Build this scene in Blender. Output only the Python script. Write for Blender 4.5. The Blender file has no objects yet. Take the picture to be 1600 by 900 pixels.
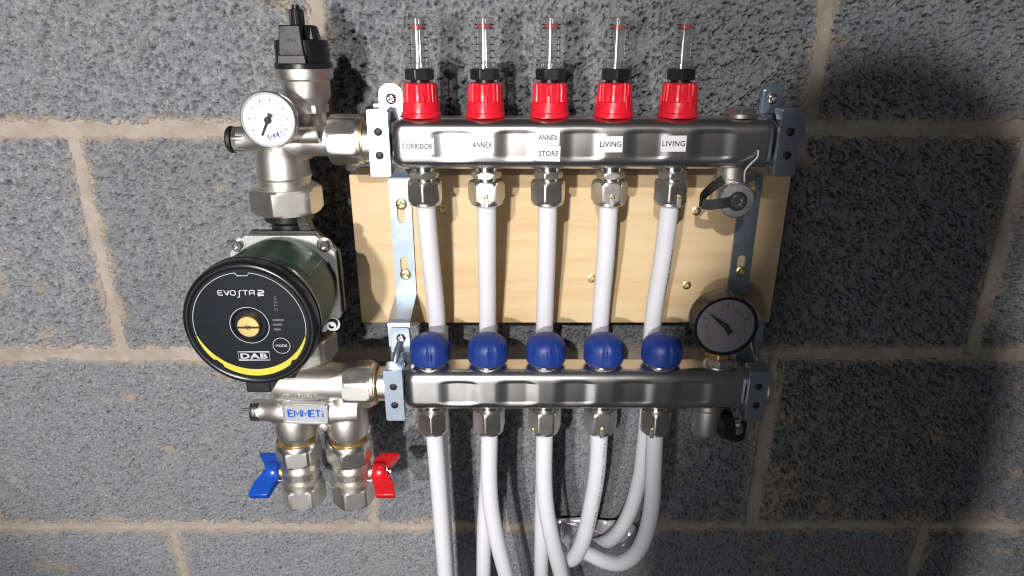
import bpy, bmesh, math, random
import numpy as np
from mathutils import Vector, Matrix

# ------------------------------------------------------------------ camera, light, exposure
# world: X along the wall, Y into the wall (face of the blocks at Y = 0), Z up; helpers work in millimetres
S = 0.001
F_PX, TH = 1030.0, math.atan(390 / 1030.0)
Z_AXIS = F_PX / 1.531
CAM_D, CAM_H = Z_AXIS * math.cos(TH), Z_AXIS * math.sin(TH)
scene = bpy.context.scene
COL = scene.collection
cam_data = bpy.data.cameras.new('camera')
cam = bpy.data.objects.new('camera', cam_data)
COL.objects.link(cam)
cam.location = (0, -CAM_D * S, CAM_H * S)
cam.rotation_euler = (math.pi / 2 - TH, 0, 0)
cam_data.sensor_width = 36
cam_data.lens = F_PX / 1600 * 36
cam_data.clip_start = 0.01
cam_data.clip_end = 50
scene.camera = cam

world = bpy.data.worlds.new('World')
scene.world = world
world.use_nodes = True
world.node_tree.nodes['Background'].inputs[0].default_value = (0.96, 0.95, 1.0, 1)
world.node_tree.nodes['Background'].inputs[1].default_value = 0.036

def lamp(name, kind, loc, watts, radius, color, target=None, size=60, blend=0.5):
    d = bpy.data.lights.new(name, kind)
    d.energy = watts; d.shadow_soft_size = radius; d.color = color
    o = bpy.data.objects.new(name, d)
    o.location = loc
    if target is not None:
        o.rotation_euler = (Vector(target) - Vector(loc)).to_track_quat('-Z', 'Y').to_euler()
        d.spot_size = math.radians(size); d.spot_blend = blend
    COL.objects.link(o)
    return o
# a torch held to the left of the camera and a lamp higher up behind the photographer
lamp('torch', 'SPOT', (-0.26, -1.10, 0.200), 36.0, 0.020, (1.0, 0.965, 0.93), (-0.25, 0, 0.02), 50, 0.5)
lamp('room_lamp', 'POINT', (-0.45, -2.50, 1.270), 180.0, 0.024, (1.0, 0.97, 0.94))

# broad fill light added low on the left for the bars' pale sheen
sd = bpy.data.lights.new('sheen_fill', 'AREA'); sd.shape = 'RECTANGLE'; sd.size = 0.5; sd.size_y = 0.8; sd.energy = 1.8
soft = bpy.data.objects.new('sheen_fill', sd); soft.location = (-0.28, -1.0, -0.30); soft.rotation_euler = (math.pi / 2, 0, 0)
COL.objects.link(soft)

vs = scene.view_settings
vs.view_transform = 'Standard'; vs.look = 'None'; vs.exposure = 0; vs.gamma = 1
vs.use_curve_mapping = False
scene.render.engine = 'CYCLES'
scene.cycles.use_denoising = True
scene.cycles.filter_width = 1.15
scene.cycles.max_bounces = 8
scene.cycles.transparent_max_bounces = 16

# ------------------------------------------------------------------ helpers
def at(px, py, d):
    """photo pixel -> point (mm) on the plane d mm in front of the wall"""
    r = (px - 800) / F_PX; u = (450 - py) / F_PX
    c, s = math.cos(TH), math.sin(TH)
    t = (CAM_D - d) / (c + u * s)
    return Vector((r * t, -d, CAM_H + (-s + u * c) * t))

MATS = {}
def nodes_of(m):
    m.use_nodes = True
    nt = m.node_tree
    return nt, nt.nodes, nt.links, nt.nodes['Principled BSDF']

def N(nt, kind, **kw):
    n = nt.nodes.new(kind)
    for k, v in kw.items():
        if k in n.inputs.keys():
            n.inputs[k].default_value = v
        else:
            setattr(n, k, v)
    return n

def coords(nt, scale=(1, 1, 1), kind='Object'):
    tc = N(nt, 'ShaderNodeTexCoord')
    mp = N(nt, 'ShaderNodeMapping')
    mp.inputs['Scale'].default_value = scale
    nt.links.new(tc.outputs[kind], mp.inputs['Vector'])
    return mp.outputs['Vector']

def noise(nt, vec, scale, detail=3, rough=0.5):
    n = N(nt, 'ShaderNodeTexNoise')
    n.inputs['Scale'].default_value = scale
    n.inputs['Detail'].default_value = detail
    n.inputs['Roughness'].default_value = rough
    nt.links.new(vec, n.inputs['Vector'])
    return n.outputs['Fac']

def ramp(nt, fac, stops):
    r = N(nt, 'ShaderNodeValToRGB')
    el = r.color_ramp.elements
    while len(el) > 1: el.remove(el[-1])
    for i, (p, c) in enumerate(stops):
        e = el[0] if i == 0 else el.new(p)
        e.position = p
        e.color = (c, c, c, 1) if isinstance(c, (int, float)) else (*c, 1)
    nt.links.new(fac, r.inputs['Fac'])
    return r.outputs['Color']

def bump(nt, bsdf, height, dist, strength=1.0):
    b = N(nt, 'ShaderNodeBump')
    b.inputs['Distance'].default_value = dist
    b.inputs['Strength'].default_value = strength
    nt.links.new(height, b.inputs['Height'])
    nt.links.new(b.outputs['Normal'], bsdf.inputs['Normal'])

def mix(nt, fac, a, b, mode='MIX'):
    m = N(nt, 'ShaderNodeMix', data_type='RGBA', blend_type=mode)
    def put(i, v):
        if isinstance(v, tuple): m.inputs[i].default_value = (*v, 1)
        else: nt.links.new(v, m.inputs[i])
    if isinstance(fac, float): m.inputs[0].default_value = fac
    else: nt.links.new(fac, m.inputs[0])
    put(6, a); put(7, b)
    return m.outputs[2]

def plain(name, color, rough, metal=0.0, grain=0.0, grain_scale=900, var=0.12, coat=0.0, stretch=(1, 1, 1), smudge=0.12):
    """a painted / plastic / plated surface: colour drift, uneven gloss and a fine grain"""
    m = bpy.data.materials.new(name)
    nt, nd, lk, b = nodes_of(m)
    v = coords(nt, stretch)
    n1 = noise(nt, v, 60, 4)
    lo = tuple(c * (1 - var) for c in color); hi = tuple(min(1, c * (1 + var)) for c in color)
    lk.new(ramp(nt, n1, [(0.3, lo), (0.7, hi)]), b.inputs['Base Color'])
    n2 = noise(nt, v, 140, 5, 0.6)
    lk.new(ramp(nt, n2, [(0.3, max(0.03, rough - smudge)), (0.75, min(1, rough + smudge))]), b.inputs['Roughness'])
    b.inputs['Metallic'].default_value = metal
    if coat: b.inputs['Coat Weight'].default_value = coat
    if grain: bump(nt, b, noise(nt, v, grain_scale, 2), grain * S)
    MATS[name] = m
    return m

plain('nickel', (0.74, 0.71, 0.66), 0.34, 1.0, 0.04, 900, 0.04, smudge=.04)
plain('nickel_cast', (0.72, 0.685, 0.635), 0.43, 1.0, 0.16, 1500, 0.05, smudge=.04)
plain('zinc', (0.45, 0.52, 0.61), 0.33, 0.9, 0.03, 900, 0.06, smudge=.06)
plain('yellow_zinc', (0.74, 0.64, 0.36), 0.36, 1.0, 0.03, var=.05, smudge=.04)
plain('brass', (0.86, 0.62, 0.26), 0.42, 1.0, 0.03, var=.04, smudge=.04)
plain('chrome', (0.78, 0.76, 0.73), 0.2, 1.0, var=.03, smudge=.04)
plain('red_plastic', (0.72, 0.012, 0.030), 0.34, 0, 0.03, 700, 0.08)
plain('blue_plastic', (0.008, 0.033, 0.21), 0.50, 0, 0.03, 700, 0.10)
plain('blue_lever', (0.010, 0.070, 0.42), 0.25, 0, 0.03, 500, 0.08)
plain('red_lever', (0.55, 0.012, 0.016), 0.25, 0, 0.03, 500, 0.08)
plain('black_plastic', (0.012, 0.012, 0.013), 0.36, 0, 0.05, 900, 0.25)
plain('black_gloss', (0.009, 0.0095, 0.011), 0.27, 0, 0, 1, 0.2, smudge=.03)
plain('black_rubber', (0.010, 0.010, 0.011), 0.55, 0, 0.05, 900, 0.2)
plain('cast_black', (0.012, 0.013, 0.014), 0.40, 0, 0.35, 500, 0.3)
plain('face_black', (0.008, 0.010, 0.014), 0.42, 0, 0.02, 1500, 0.15, smudge=.03)
plain('pump_green', (0.010, 0.066, 0.035), 0.46, 0, 0.03, 900, 0.06, smudge=.03)
plain('alloy', (0.52, 0.52, 0.52), 0.46, 1.0, 0.10, 1500, 0.05, smudge=.04)
plain('pipe_white', (0.72, 0.725, 0.775), 0.36, 0, 0.05, 60, 0.025)
plain('sticker', (0.80, 0.80, 0.83), 0.45, 0, 0, 1, 0.02)
plain('dial_white', (0.78, 0.79, 0.82), 0.5, 0, 0, 1, 0.02)
plain('dial_shaded', (0.30, 0.28, 0.32), 0.5, 0, 0, 1, 0.03)  # white gauge dial with its shade put into the colour
plain('ink', (0.012, 0.012, 0.014), 0.6)
plain('ink_grey', (0.16, 0.17, 0.20), 0.6)
plain('ink_blue', (0.010, 0.10, 0.52), 0.5)
plain('ink_red', (0.55, 0.03, 0.05), 0.5)
plain('print_white', (0.46, 0.47, 0.50), 0.5)
plain('print_dim', (0.10, 0.095, 0.11), 0.5)
plain('yellow_print', (0.52, 0.47, 0.045), 0.55)
plain('plate_grey', (0.46, 0.48, 0.53), 0.45, 0.3)
plain('camera_black', (0.015, 0.015, 0.016), 0.5)

MATS['face_black'].node_tree.nodes['Principled BSDF'].inputs['Specular IOR Level'].default_value = 0.22
def mat_steel():
    m = bpy.data.materials.new('brushed_steel')
    nt, nd, lk, b = nodes_of(m)
    v = coords(nt, (0.03, 1, 1))
    n1 = noise(nt, v, 1400, 3, 0.6)
    n2 = noise(nt, coords(nt), 26, 5, 0.62)
    lk.new(ramp(nt, n2, [(0.25, (0.54, 0.525, 0.515)), (0.7, (0.67, 0.66, 0.65))]), b.inputs['Base Color'])
    lk.new(ramp(nt, n2, [(0.3, 0.31), (0.7, 0.24)]), b.inputs['Roughness'])
    b.inputs['Metallic'].default_value = 1
    bump(nt, b, n1, 0.010 * S)
    MATS['steel'] = m
mat_steel()

def mat_clear():
    m = bpy.data.materials.new('clear_plastic')
    m.use_nodes = True
    nt = m.node_tree; nt.nodes.clear()
    out = N(nt, 'ShaderNodeOutputMaterial')
    tr = N(nt, 'ShaderNodeBsdfTransparent'); tr.inputs[0].default_value = (0.78, 0.78, 0.785, 1)
    gl = N(nt, 'ShaderNodeBsdfGlossy'); gl.inputs['Roughness'].default_value = 0.13
    gl.inputs['Color'].default_value = (1, 1, 1, 1)
    fr0 = N(nt, 'ShaderNodeLayerWeight'); fr0.inputs['Blend'].default_value = 0.5
    pw = N(nt, 'ShaderNodeMath', operation='POWER'); pw.inputs[1].default_value = 1.5
    nt.links.new(fr0.outputs['Facing'], pw.inputs[0])
    fr = N(nt, 'ShaderNodeMath', operation='MULTIPLY_ADD'); fr.inputs[1].default_value = 0.85; fr.inputs[2].default_value = 0.07
    nt.links.new(pw.outputs[0], fr.inputs[0])
    df = N(nt, 'ShaderNodeBsdfDiffuse'); df.inputs[0].default_value = (0.80, 0.81, 0.83, 1)
    m0 = N(nt, 'ShaderNodeMixShader'); m0.inputs[0].default_value = 0.06
    nt.links.new(tr.outputs[0], m0.inputs[1]); nt.links.new(df.outputs[0], m0.inputs[2])
    mx = N(nt, 'ShaderNodeMixShader')
    nt.links.new(fr.outputs[0], mx.inputs[0]); nt.links.new(m0.outputs[0], mx.inputs[1])
    nt.links.new(gl.outputs[0], mx.inputs[2]); nt.links.new(mx.outputs[0], out.inputs[0])
    MATS['clear'] = m
mat_clear()

def mat_block():
    m = bpy.data.materials.new('concrete_block')
    nt, nd, lk, b = nodes_of(m)
    v = coords(nt)
    big = noise(nt, v, 9, 4, 0.55)
    mid = noise(nt, v, 620, 3, 0.6)
    base = ramp(nt, mid, [(0.30, (0.172, 0.178, 0.195)), (0.50, (0.226, 0.234, 0.255)), (0.70, (0.268, 0.276, 0.298))])
    for sc_, lim, dark, light in ((560, .06, (0.070, 0.072, 0.078), (0.38, 0.385, 0.40)),):
        vo = N(nt, 'ShaderNodeTexVoronoi', feature='F1'); vo.inputs['Scale'].default_value = sc_
        lk.new(v, vo.inputs['Vector'])
        sp = N(nt, 'ShaderNodeSeparateColor'); lk.new(vo.outputs['Color'], sp.inputs[0])
        base = mix(nt, ramp(nt, sp.outputs[0], [(lim - .02, .85), (lim + .02, 0.0)]), base, dark)
        base = mix(nt, ramp(nt, sp.outputs[1], [(.80, 0.0), (.86, .6)]), base, light)
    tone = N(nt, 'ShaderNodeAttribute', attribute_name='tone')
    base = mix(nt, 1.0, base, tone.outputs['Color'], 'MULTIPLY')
    base = mix(nt, ramp(nt, big, [(0.35, 0.0), (0.7, 0.22)]), base, (0.30, 0.29, 0.28))
    sm = N(nt, 'ShaderNodeAttribute', attribute_name='smear')
    base = mix(nt, sm.outputs['Fac'], base, (0.40, 0.33, 0.255))
    lk.new(base, b.inputs['Base Color'])
    b.inputs['Roughness'].default_value = 0.95
    b.inputs['Specular IOR Level'].default_value = 0.15
    bump(nt, b, noise(nt, v, 800, 4, 0.7), 0.7 * S)
    MATS['block'] = m
    m = bpy.data.materials.new('mortar')
    nt, nd, lk, b = nodes_of(m)
    v = coords(nt)
    n1 = noise(nt, v, 35, 5, 0.6)
    n2 = noise(nt, v, 700, 3, 0.6)
    base = ramp(nt, n1, [(0.3, (0.36, 0.305, 0.25)), (0.6, (0.46, 0.405, 0.352)), (0.8, (0.51, 0.465, 0.415))])
    base = mix(nt, ramp(nt, n2, [(0.28, 0.6), (0.40, 0.0)]), base, (0.28, 0.23, 0.18))
    lk.new(base, b.inputs['Base Color'])
    b.inputs['Roughness'].default_value = 0.95
    b.inputs['Specular IOR Level'].default_value = 0.15
    bump(nt, b, noise(nt, v, 500, 5, 0.75), 1.2 * S)
    MATS['mortar'] = m
mat_block()

def mat_wood():
    m = bpy.data.materials.new('pale_softwood')
    nt, nd, lk, b = nodes_of(m)
    band = noise(nt, coords(nt, (0.10, 1, 1)), 85, 4, 0.55)
    fib = noise(nt, coords(nt, (0.03, 1, 1)), 1100, 3, 0.6)
    c1 = ramp(nt, band, [(0.25, (0.56, 0.375, 0.19)), (0.42, (0.655, 0.475, 0.262)), (0.58, (0.69, 0.525, 0.31)), (0.75, (0.71, 0.555, 0.345))])
    c2 = mix(nt, ramp(nt, fib, [(0.32, 0.22), (0.55, 0.0)]), c1, (0.46, 0.29, 0.14))
    big = noise(nt, coords(nt, (0.5, 1, 1)), 11, 3)
    c2 = mix(nt, ramp(nt, big, [(0.4, 0.0), (0.75, 0.35)]), c2, (0.72, 0.56, 0.36))
    lk.new(c2, b.inputs['Base Color'])
    b.inputs['Roughness'].default_value = 0.6
    bump(nt, b, fib, 0.12 * S)
    MATS['wood'] = m
mat_wood()

def mat_foil():
    m = bpy.data.materials.new('foil')
    nt, nd, lk, b = nodes_of(m)
    n1 = noise(nt, coords(nt), 40, 3)
    lk.new(ramp(nt, n1, [(0.3, (0.68, 0.65, 0.72)), (0.7, (0.88, 0.86, 0.90))]), b.inputs['Base Color'])
    b.inputs['Metallic'].default_value = 0.6; b.inputs['Roughness'].default_value = 0.22
    bump(nt, b, noise(nt, coords(nt), 180, 2), 0.4 * S)
    MATS['foil'] = m
mat_foil()

# ------------------------------------------------------------------ mesh building (millimetres)
def frame(axis, ref=None):
    a = Vector(axis).normalized()
    if ref is None:
        ref = Vector((0, 0, 1)) if abs(a.z) < 0.9 else Vector((1, 0, 0))
    u = (Vector(ref) - a * Vector(ref).dot(a)).normalized()
    return u, a.cross(u), a

class MB:
    def __init__(s): s.v = []; s.f = []
    def add(s, vs, fs):
        k = len(s.v); s.v += [Vector(p) for p in vs]; s.f += [tuple(i + k for i in f) for f in fs]; return s
    def box(s, c, size, ux=(1, 0, 0), uz=(0, 0, 1), taper=(1, 1)):
        ux = Vector(ux).normalized(); uz = Vector(uz).normalized(); uy = uz.cross(ux)
        c = Vector(c); a, b, h = (x / 2 for x in size)
        vs = [c + ux * x * a * (taper[0] if z > 0 else 1) + uy * y * b * (taper[1] if z > 0 else 1) + uz * z * h
              for z in (-1, 1) for x, y in ((-1, -1), (1, -1), (1, 1), (-1, 1))]
        return s.add(vs, [(3, 2, 1, 0), (4, 5, 6, 7), (0, 1, 5, 4), (1, 2, 6, 5), (2, 3, 7, 6), (3, 0, 4, 7)])
    def lathe(s, prof, o=(0, 0, 0), axis=(0, 0, 1), n=40, rf=None, ref=None, close=True):
        """prof: (radius, height along axis) list; rf(angle, r, k) may reshape the radius"""
        u, w, a = frame(axis, ref); o = Vector(o)
        vs = []
        for k, (r, t) in enumerate(prof):
            for i in range(n):
                an = 2 * math.pi * i / n
                rr = rf(an, r, k) if rf else r
                vs.append(o + a * t + (u * math.cos(an) + w * math.sin(an)) * rr)
        fs = []
        for k in range(len(prof) - 1):
            for i in range(n):
                j = (i + 1) % n
                fs.append((k * n + i, k * n + j, (k + 1) * n + j, (k + 1) * n + i))
        if close:
            fs.append(tuple(range(n - 1, -1, -1)))
            fs.append(tuple(range((len(prof) - 1) * n, len(prof) * n)))
        return s.add(vs, fs)
    def hexnut(s, corner, t0, t1, o, axis, rot=0.0, ch=None, sides=6, ref=None, both=True):
        """hexagonal nut, faces chamfered round like a turned nut"""
        ap = corner * math.cos(math.pi / sides); ch = ch if ch is not None else corner * 0.12
        def hx(an):
            q = (an - rot) % (2 * math.pi / sides) - math.pi / sides
            return ap / math.cos(q)
        lim = [ap * 0.97, ap * 1.03, corner * 0.965, corner, corner, corner * 0.965, ap * 1.03, ap * 0.97]
        ts = [t0, t0 + ch * .08, t0 + ch * .55, t0 + ch, t1 - ch, t1 - ch * .55, t1 - ch * .08, t1]
        if not both: lim[0:3] = [corner] * 3
        return s.lathe([(1, t) for t in ts], o, axis, 72, lambda an, r, k: min(hx(an), lim[k]), ref)
    def tube(s, pts, rad, n=16, cap=True, sub=8):
        """round tube through points (Catmull-Rom)"""
        P = [Vector(p) for p in pts]
        P = [P[0] * 2 - P[1]] + P + [P[-1] * 2 - P[-2]]
        path = []
        for i in range(1, len(P) - 2):
            for j in range(sub):
                t = j / sub
                p0, p1, p2, p3 = P[i - 1:i + 3]
                path.append(0.5 * ((2 * p1) + (p2 - p0) * t + (2 * p0 - 5 * p1 + 4 * p2 - p3) * t * t + (3 * p1 - p0 - 3 * p2 + p3) * t ** 3))
        path.append(P[-2])
        if sub == 1: path = [Vector(p) for p in pts]
        tan = [(path[min(i + 1, len(path) - 1)] - path[max(i - 1, 0)]).normalized() for i in range(len(path))]
        u = frame(tan[0])[0]
        vs = []
        for p, t in zip(path, tan):
            u = (u - t * u.dot(t)).normalized(); w = t.cross(u)
            r = rad
            vs += [p + (u * math.cos(2 * math.pi * i / n) + w * math.sin(2 * math.pi * i / n)) * r for i in range(n)]
        fs = [(k * n + i, k * n + (i + 1) % n, (k + 1) * n + (i + 1) % n, (k + 1) * n + i) for k in range(len(path) - 1) for i in range(n)]
        if cap: fs += [tuple(range(n - 1, -1, -1)), tuple(range((len(path) - 1) * n, len(path) * n))]
        return s.add(vs, fs)
    def strip(s, path, width, thick, uw=(1, 0, 0), round_=2.0):
        """a flat strip of sheet metal bent along a path; width lies along uw"""
        uw = Vector(uw); P = [Vector(p) for p in path]
        Q = [P[0]]
        for i in range(1, len(P) - 1):
            a = (P[i - 1] - P[i]); b = (P[i + 1] - P[i])
            r = min(round_ * 1.6, a.length * .45, b.length * .45)
            A = P[i] + a.normalized() * r; B = P[i] + b.normalized() * r
            for j in range(5):
                t = j / 4
                Q.append(A * (1 - t) ** 2 + P[i] * 2 * t * (1 - t) + B * t * t)
        Q.append(P[-1])
        vs = []
        for i, p in enumerate(Q):
            t = (Q[min(i + 1, len(Q) - 1)] - Q[max(i - 1, 0)]).normalized()
            nrm = t.cross(uw).normalized()
            for a, b in ((-1, -1), (1, -1), (1, 1), (-1, 1)):
                vs.append(p + uw * a * width / 2 + nrm * b * thick / 2)
        fs = [(k * 4 + i, k * 4 + (i + 1) % 4, (k + 1) * 4 + (i + 1) % 4, (k + 1) * 4 + i) for k in range(len(Q) - 1) for i in range(4)]
        fs += [(3, 2, 1, 0), tuple(len(vs) - 4 + i for i in range(4))]
        return s.add(vs, fs)
    def ribbon(s, pts, w, o, y, closed=False):
        """flat printed line in the X-Z plane, facing -Y"""
        P = [Vector((p[0], 0, p[1])) for p in pts]
        n = len(P); k = len(s.v)
        for i, p in enumerate(P):
            a = P[(i - 1) % n] if (closed or i > 0) else p
            b = P[(i + 1) % n] if (closed or i < n - 1) else p
            t = (b - a).normalized(); q = Vector((-t.z, 0, t.x)) * w / 2
            if 0 < i < n - 1 or closed:
                d = (p - a).normalized().dot(t); q = q / max(d, .5)
            s.v += [Vector((o[0] + p.x + q.x, y, o[1] + p.z + q.z)), Vector((o[0] + p.x - q.x, y, o[1] + p.z - q.z))]
        for i in range(n if closed else n - 1):
            j = (i + 1) % n
            s.f.append((k + 2 * i, k + 2 * i + 1, k + 2 * j + 1, k + 2 * j))
        return s

def tag(o, label=None, cat=None, group=None, kind=None):
    if label: o['label'] = label
    if cat: o['category'] = cat
    if group: o['group'] = group
    if kind: o['kind'] = kind
    return o

ORG = {}
def thing(name, label, cat, loc, group=None):
    o = bpy.data.objects.new(name, None)
    o.empty_display_size = 0.02
    o.location = Vector(loc) * S
    COL.objects.link(o)
    ORG[o.name] = Vector(loc)
    return tag(o, label, cat, group)

def obj(name, mb, mat, parent=None, angle=32, bevel=0.0, seg=2, loc=None):
    """links what the builder holds as ONE mesh object; origin at loc (or its parent's origin)"""
    base = ORG[parent.name] if parent else Vector((0, 0, 0))
    org = Vector(loc) if loc is not None else base
    me = bpy.data.meshes.new(name)
    me.from_pydata([tuple((p - org) * S) for p in mb.v], [], mb.f)
    bm = bmesh.new(); bm.from_mesh(me)
    bmesh.ops.recalc_face_normals(bm, faces=bm.faces)
    bm.to_mesh(me); bm.free()
    me.shade_smooth(); me.set_sharp_from_angle(angle=math.radians(angle))
    me.materials.append(MATS[mat])
    o = bpy.data.objects.new(name, me)
    COL.objects.link(o)
    ORG[o.name] = org
    if parent:
        o.parent = parent
    o.location = (org - base) * S
    if bevel:
        b = o.modifiers.new('bevel', 'BEVEL')
        b.width = bevel * S; b.segments = seg; b.limit_method = 'ANGLE'; b.angle_limit = math.radians(40)
        b.harden_normals = False
    return o

def plate2d(outer, holes, thick, o, ux=(1, 0, 0), uy=(0, 0, 1)):
    """sheet with holes: 2D outlines (mm) filled and given thickness; returns a builder"""
    cu = bpy.data.curves.new('outline', 'CURVE'); cu.dimensions = '2D'; cu.fill_mode = 'BOTH'
    cu.extrude = thick / 2
    for ring in [outer] + holes:
        sp = cu.splines.new('POLY'); sp.points.add(len(ring) - 1); sp.use_cyclic_u = True
        for p, q in zip(sp.points, ring): p.co = (q[0], q[1], 0, 1)
    t = bpy.data.objects.new('outline', cu); COL.objects.link(t)
    me = t.to_mesh()
    ux = Vector(ux); uy = Vector(uy); uz = ux.cross(uy); o = Vector(o)
    mb = MB().add([o + ux * v.co.x + uy * v.co.y + uz * v.co.z for v in me.vertices], [tuple(p.vertices) for p in me.polygons])
    t.to_mesh_clear(); bpy.data.objects.remove(t); bpy.data.curves.remove(cu)
    return mb

def rrect(w, h, r, n=6, cx=0, cy=0):
    out = []
    for sx, sy, a0 in ((1, 1, 0), (-1, 1, 90), (-1, -1, 180), (1, -1, 270)):
        for i in range(n + 1):
            a = math.radians(a0 + 90 * i / n)
            out.append((cx + sx * (w / 2 - r) + r * math.cos(a), cy + sy * (h / 2 - r) + r * math.sin(a)))
    return out

def circle(r, n=24, cx=0, cy=0):
    return [(cx + r * math.cos(2 * math.pi * i / n), cy + r * math.sin(2 * math.pi * i / n)) for i in range(n)]

def lettering(name, text, mat, parent, centre, width, height, ux=(1, 0, 0), uy=(0, 0, 1), bold=0.0, thick=0.06, shear=0):
    """printed words as one thin flat mesh, fitted to width x height"""
    cu = bpy.data.curves.new('words', 'FONT'); cu.body = text; cu.size = 10; cu.offset = bold; cu.resolution_u = 3
    cu.extrude = 0.01; cu.space_character = 1.06; cu.shear = shear
    t = bpy.data.objects.new('words', cu); COL.objects.link(t)
    me = t.to_mesh()
    co = np.array([v.co[:] for v in me.vertices])
    lo, hi = co.min(0), co.max(0)
    ux = Vector(ux).normalized(); uy = Vector(uy).normalized(); uz = ux.cross(uy); c = Vector(centre)
    mb = MB().add([c + ux * ((p[0] - lo[0]) / (hi[0] - lo[0]) - .5) * width + uy * ((p[1] - lo[1]) / (hi[1] - lo[1]) - .5) * height
                   + uz * (thick if p[2] > 0 else 0) for p in co], [tuple(p.vertices) for p in me.polygons])
    t.to_mesh_clear(); bpy.data.objects.remove(t); bpy.data.curves.remove(cu)
    return obj(name, mb, mat, parent)

G = {'E': [[(1, 1), (.25, 1), (0, .8), (0, .2), (.25, 0), (1, 0)], [(0, .5), (.9, .5)]],
     'V': [[(0, 1), (.42, .06), (.58, .06), (1, 1)]],
     'O': [[(.25, 1), (.75, 1), (1, .8), (1, .2), (.75, 0), (.25, 0), (0, .2), (0, .8), (.25, 1)]],
     'S': [[(1.05, 1), (.75, 1), (.5, .8), (.5, -.25), (.3, -.45), (0, -.45)]],
     'T': [[(-.1, 1), (1, 1)], [(.45, 1), (.45, 0)]],
     'A': [[(0, 0), (0, .8), (.2, 1), (1, 1), (1, 0)], [(0, .45), (1, .45)]],
     '2': [[(0, 1), (.8, 1), (1, .85), (1, .65), (.8, .52), (.2, .48), (0, .35), (0, 0), (1, 0)]],
     'e': [[(1, 1), (0, 1), (0, 0), (1, 0)], [(0, .5), (.9, .5)]],
     'm': [[(.02, 0), (.08, 1), (.5, .3), (.92, 1), (.98, 0)]],
     't': [[(0, 1), (1, 1)], [(.5, 1), (.5, 0)]],
     'i': [[(.5, .62), (.5, 0)], [(.5, 1), (.5, .82)]]}
def strokes(word, centre, width, height, weight, mat, parent, rot=0.0, gap=.22):
    """a maker's name drawn as flat strokes in the X-Z plane"""
    wd = [.45 if c == 'i' else 1.25 if c == 'm' else .85 for c in word]
    tot = sum(wd) + gap * (len(word) - 1); x = -tot / 2; mb = MB(); c_, s_ = math.cos(rot), math.sin(rot)
    for ch, w in zip(word, wd):
        for poly in G[ch]:
            pts = [((x + p[0] * w) / tot * width, (p[1] - .5) * height) for p in poly]
            mb.ribbon([(p[0] * c_ - p[1] * s_, p[0] * s_ + p[1] * c_) for p in pts], weight, (centre[0], centre[2]), centre[1])
        x += w + gap
    return obj('lettering', mb, mat, parent)

# ------------------------------------------------------------------ the block wall
rng = np.random.default_rng(7)
def worley(x, z, size, seed):
    g = np.random.default_rng(seed)
    T = 512
    jx, jz, rv = g.random((T, T)), g.random((T, T)), g.random((T, T))
    cx = np.floor(x / size).astype(int); cz = np.floor(z / size).astype(int)
    f1 = np.full(x.shape, 9e9); f2 = f1.copy(); idv = np.zeros(x.shape)
    for dx in (-1, 0, 1):
        for dz in (-1, 0, 1):
            a = (cx + dx) % T; b = (cz + dz) % T
            d = np.hypot((cx + dx + jx[a, b]) * size - x, (cz + dz + jz[a, b]) * size - z)
            nearer = d < f1
            f2 = np.where(nearer, f1, np.minimum(f2, d))
            idv = np.where(nearer, rv[a, b], idv)
            f1 = np.where(nearer, d, f1)
    return f1 / size, f2 / size, idv

def vnoise(x, z, size, seed):
    g = np.random.default_rng(seed); T = 256; tab = g.random((T, T))
    fx = x / size; fz = z / size; ix = np.floor(fx).astype(int); iz = np.floor(fz).astype(int)
    tx = fx - ix; tz = fz - iz; tx = tx * tx * (3 - 2 * tx); tz = tz * tz * (3 - 2 * tz)
    p = lambda a, b: tab[(ix + a) % T, (iz + b) % T]
    return (p(0, 0) * (1 - tx) + p(1, 0) * tx) * (1 - tz) + (p(0, 1) * (1 - tx) + p(1, 1) * tx) * tz

def fbm(x, z, size, seed, o=3):
    return sum(vnoise(x, z, size / 2 ** k, seed + k) / 2 ** k for k in range(o)) / sum(1 / 2 ** k for k in range(o))

def sstep(a, b, x):
    t = np.clip((x - a) / (b - a), 0.0, 1.0); return t * t * (3 - 2 * t)

def grid_mesh(name, X, Y, Z, mat, parent, attrs=None, keep=None):
    n, m = X.shape
    co = np.stack([X, Y, Z], -1).reshape(-1, 3) * S
    i = np.arange(n * m).reshape(n, m)
    quads = np.stack([i[:-1, :-1], i[1:, :-1], i[1:, 1:], i[:-1, 1:]], -1).reshape(-1, 4)
    if keep is not None:
        k = keep.reshape(-1)[quads].any(1); quads = quads[k]
        used = np.zeros(n * m, bool); used[quads] = True
        remap = np.cumsum(used) - 1
        co = co[used]; quads = remap[quads]
        if attrs: attrs = {a: v.reshape(n * m, -1)[used] for a, v in attrs.items()}
    me = bpy.data.meshes.new(name)
    me.vertices.add(len(co)); me.vertices.foreach_set('co', co.astype(np.float32).ravel())
    me.loops.add(quads.size); me.loops.foreach_set('vertex_index', quads.astype(np.int32).ravel())
    me.polygons.add(len(quads)); me.polygons.foreach_set('loop_start', np.arange(0, quads.size, 4, dtype=np.int32))
    me.update(calc_edges=True)
    for a, v in (attrs or {}).items():
        at_ = me.attributes.new(a, 'FLOAT', 'POINT'); at_.data.foreach_set('value', v.astype(np.float32).ravel())
    me.shade_smooth()
    me.materials.append(MATS[mat])
    o = bpy.data.objects.new(name, me); COL.objects.link(o)
    if parent: o.parent = parent
    return o

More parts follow.
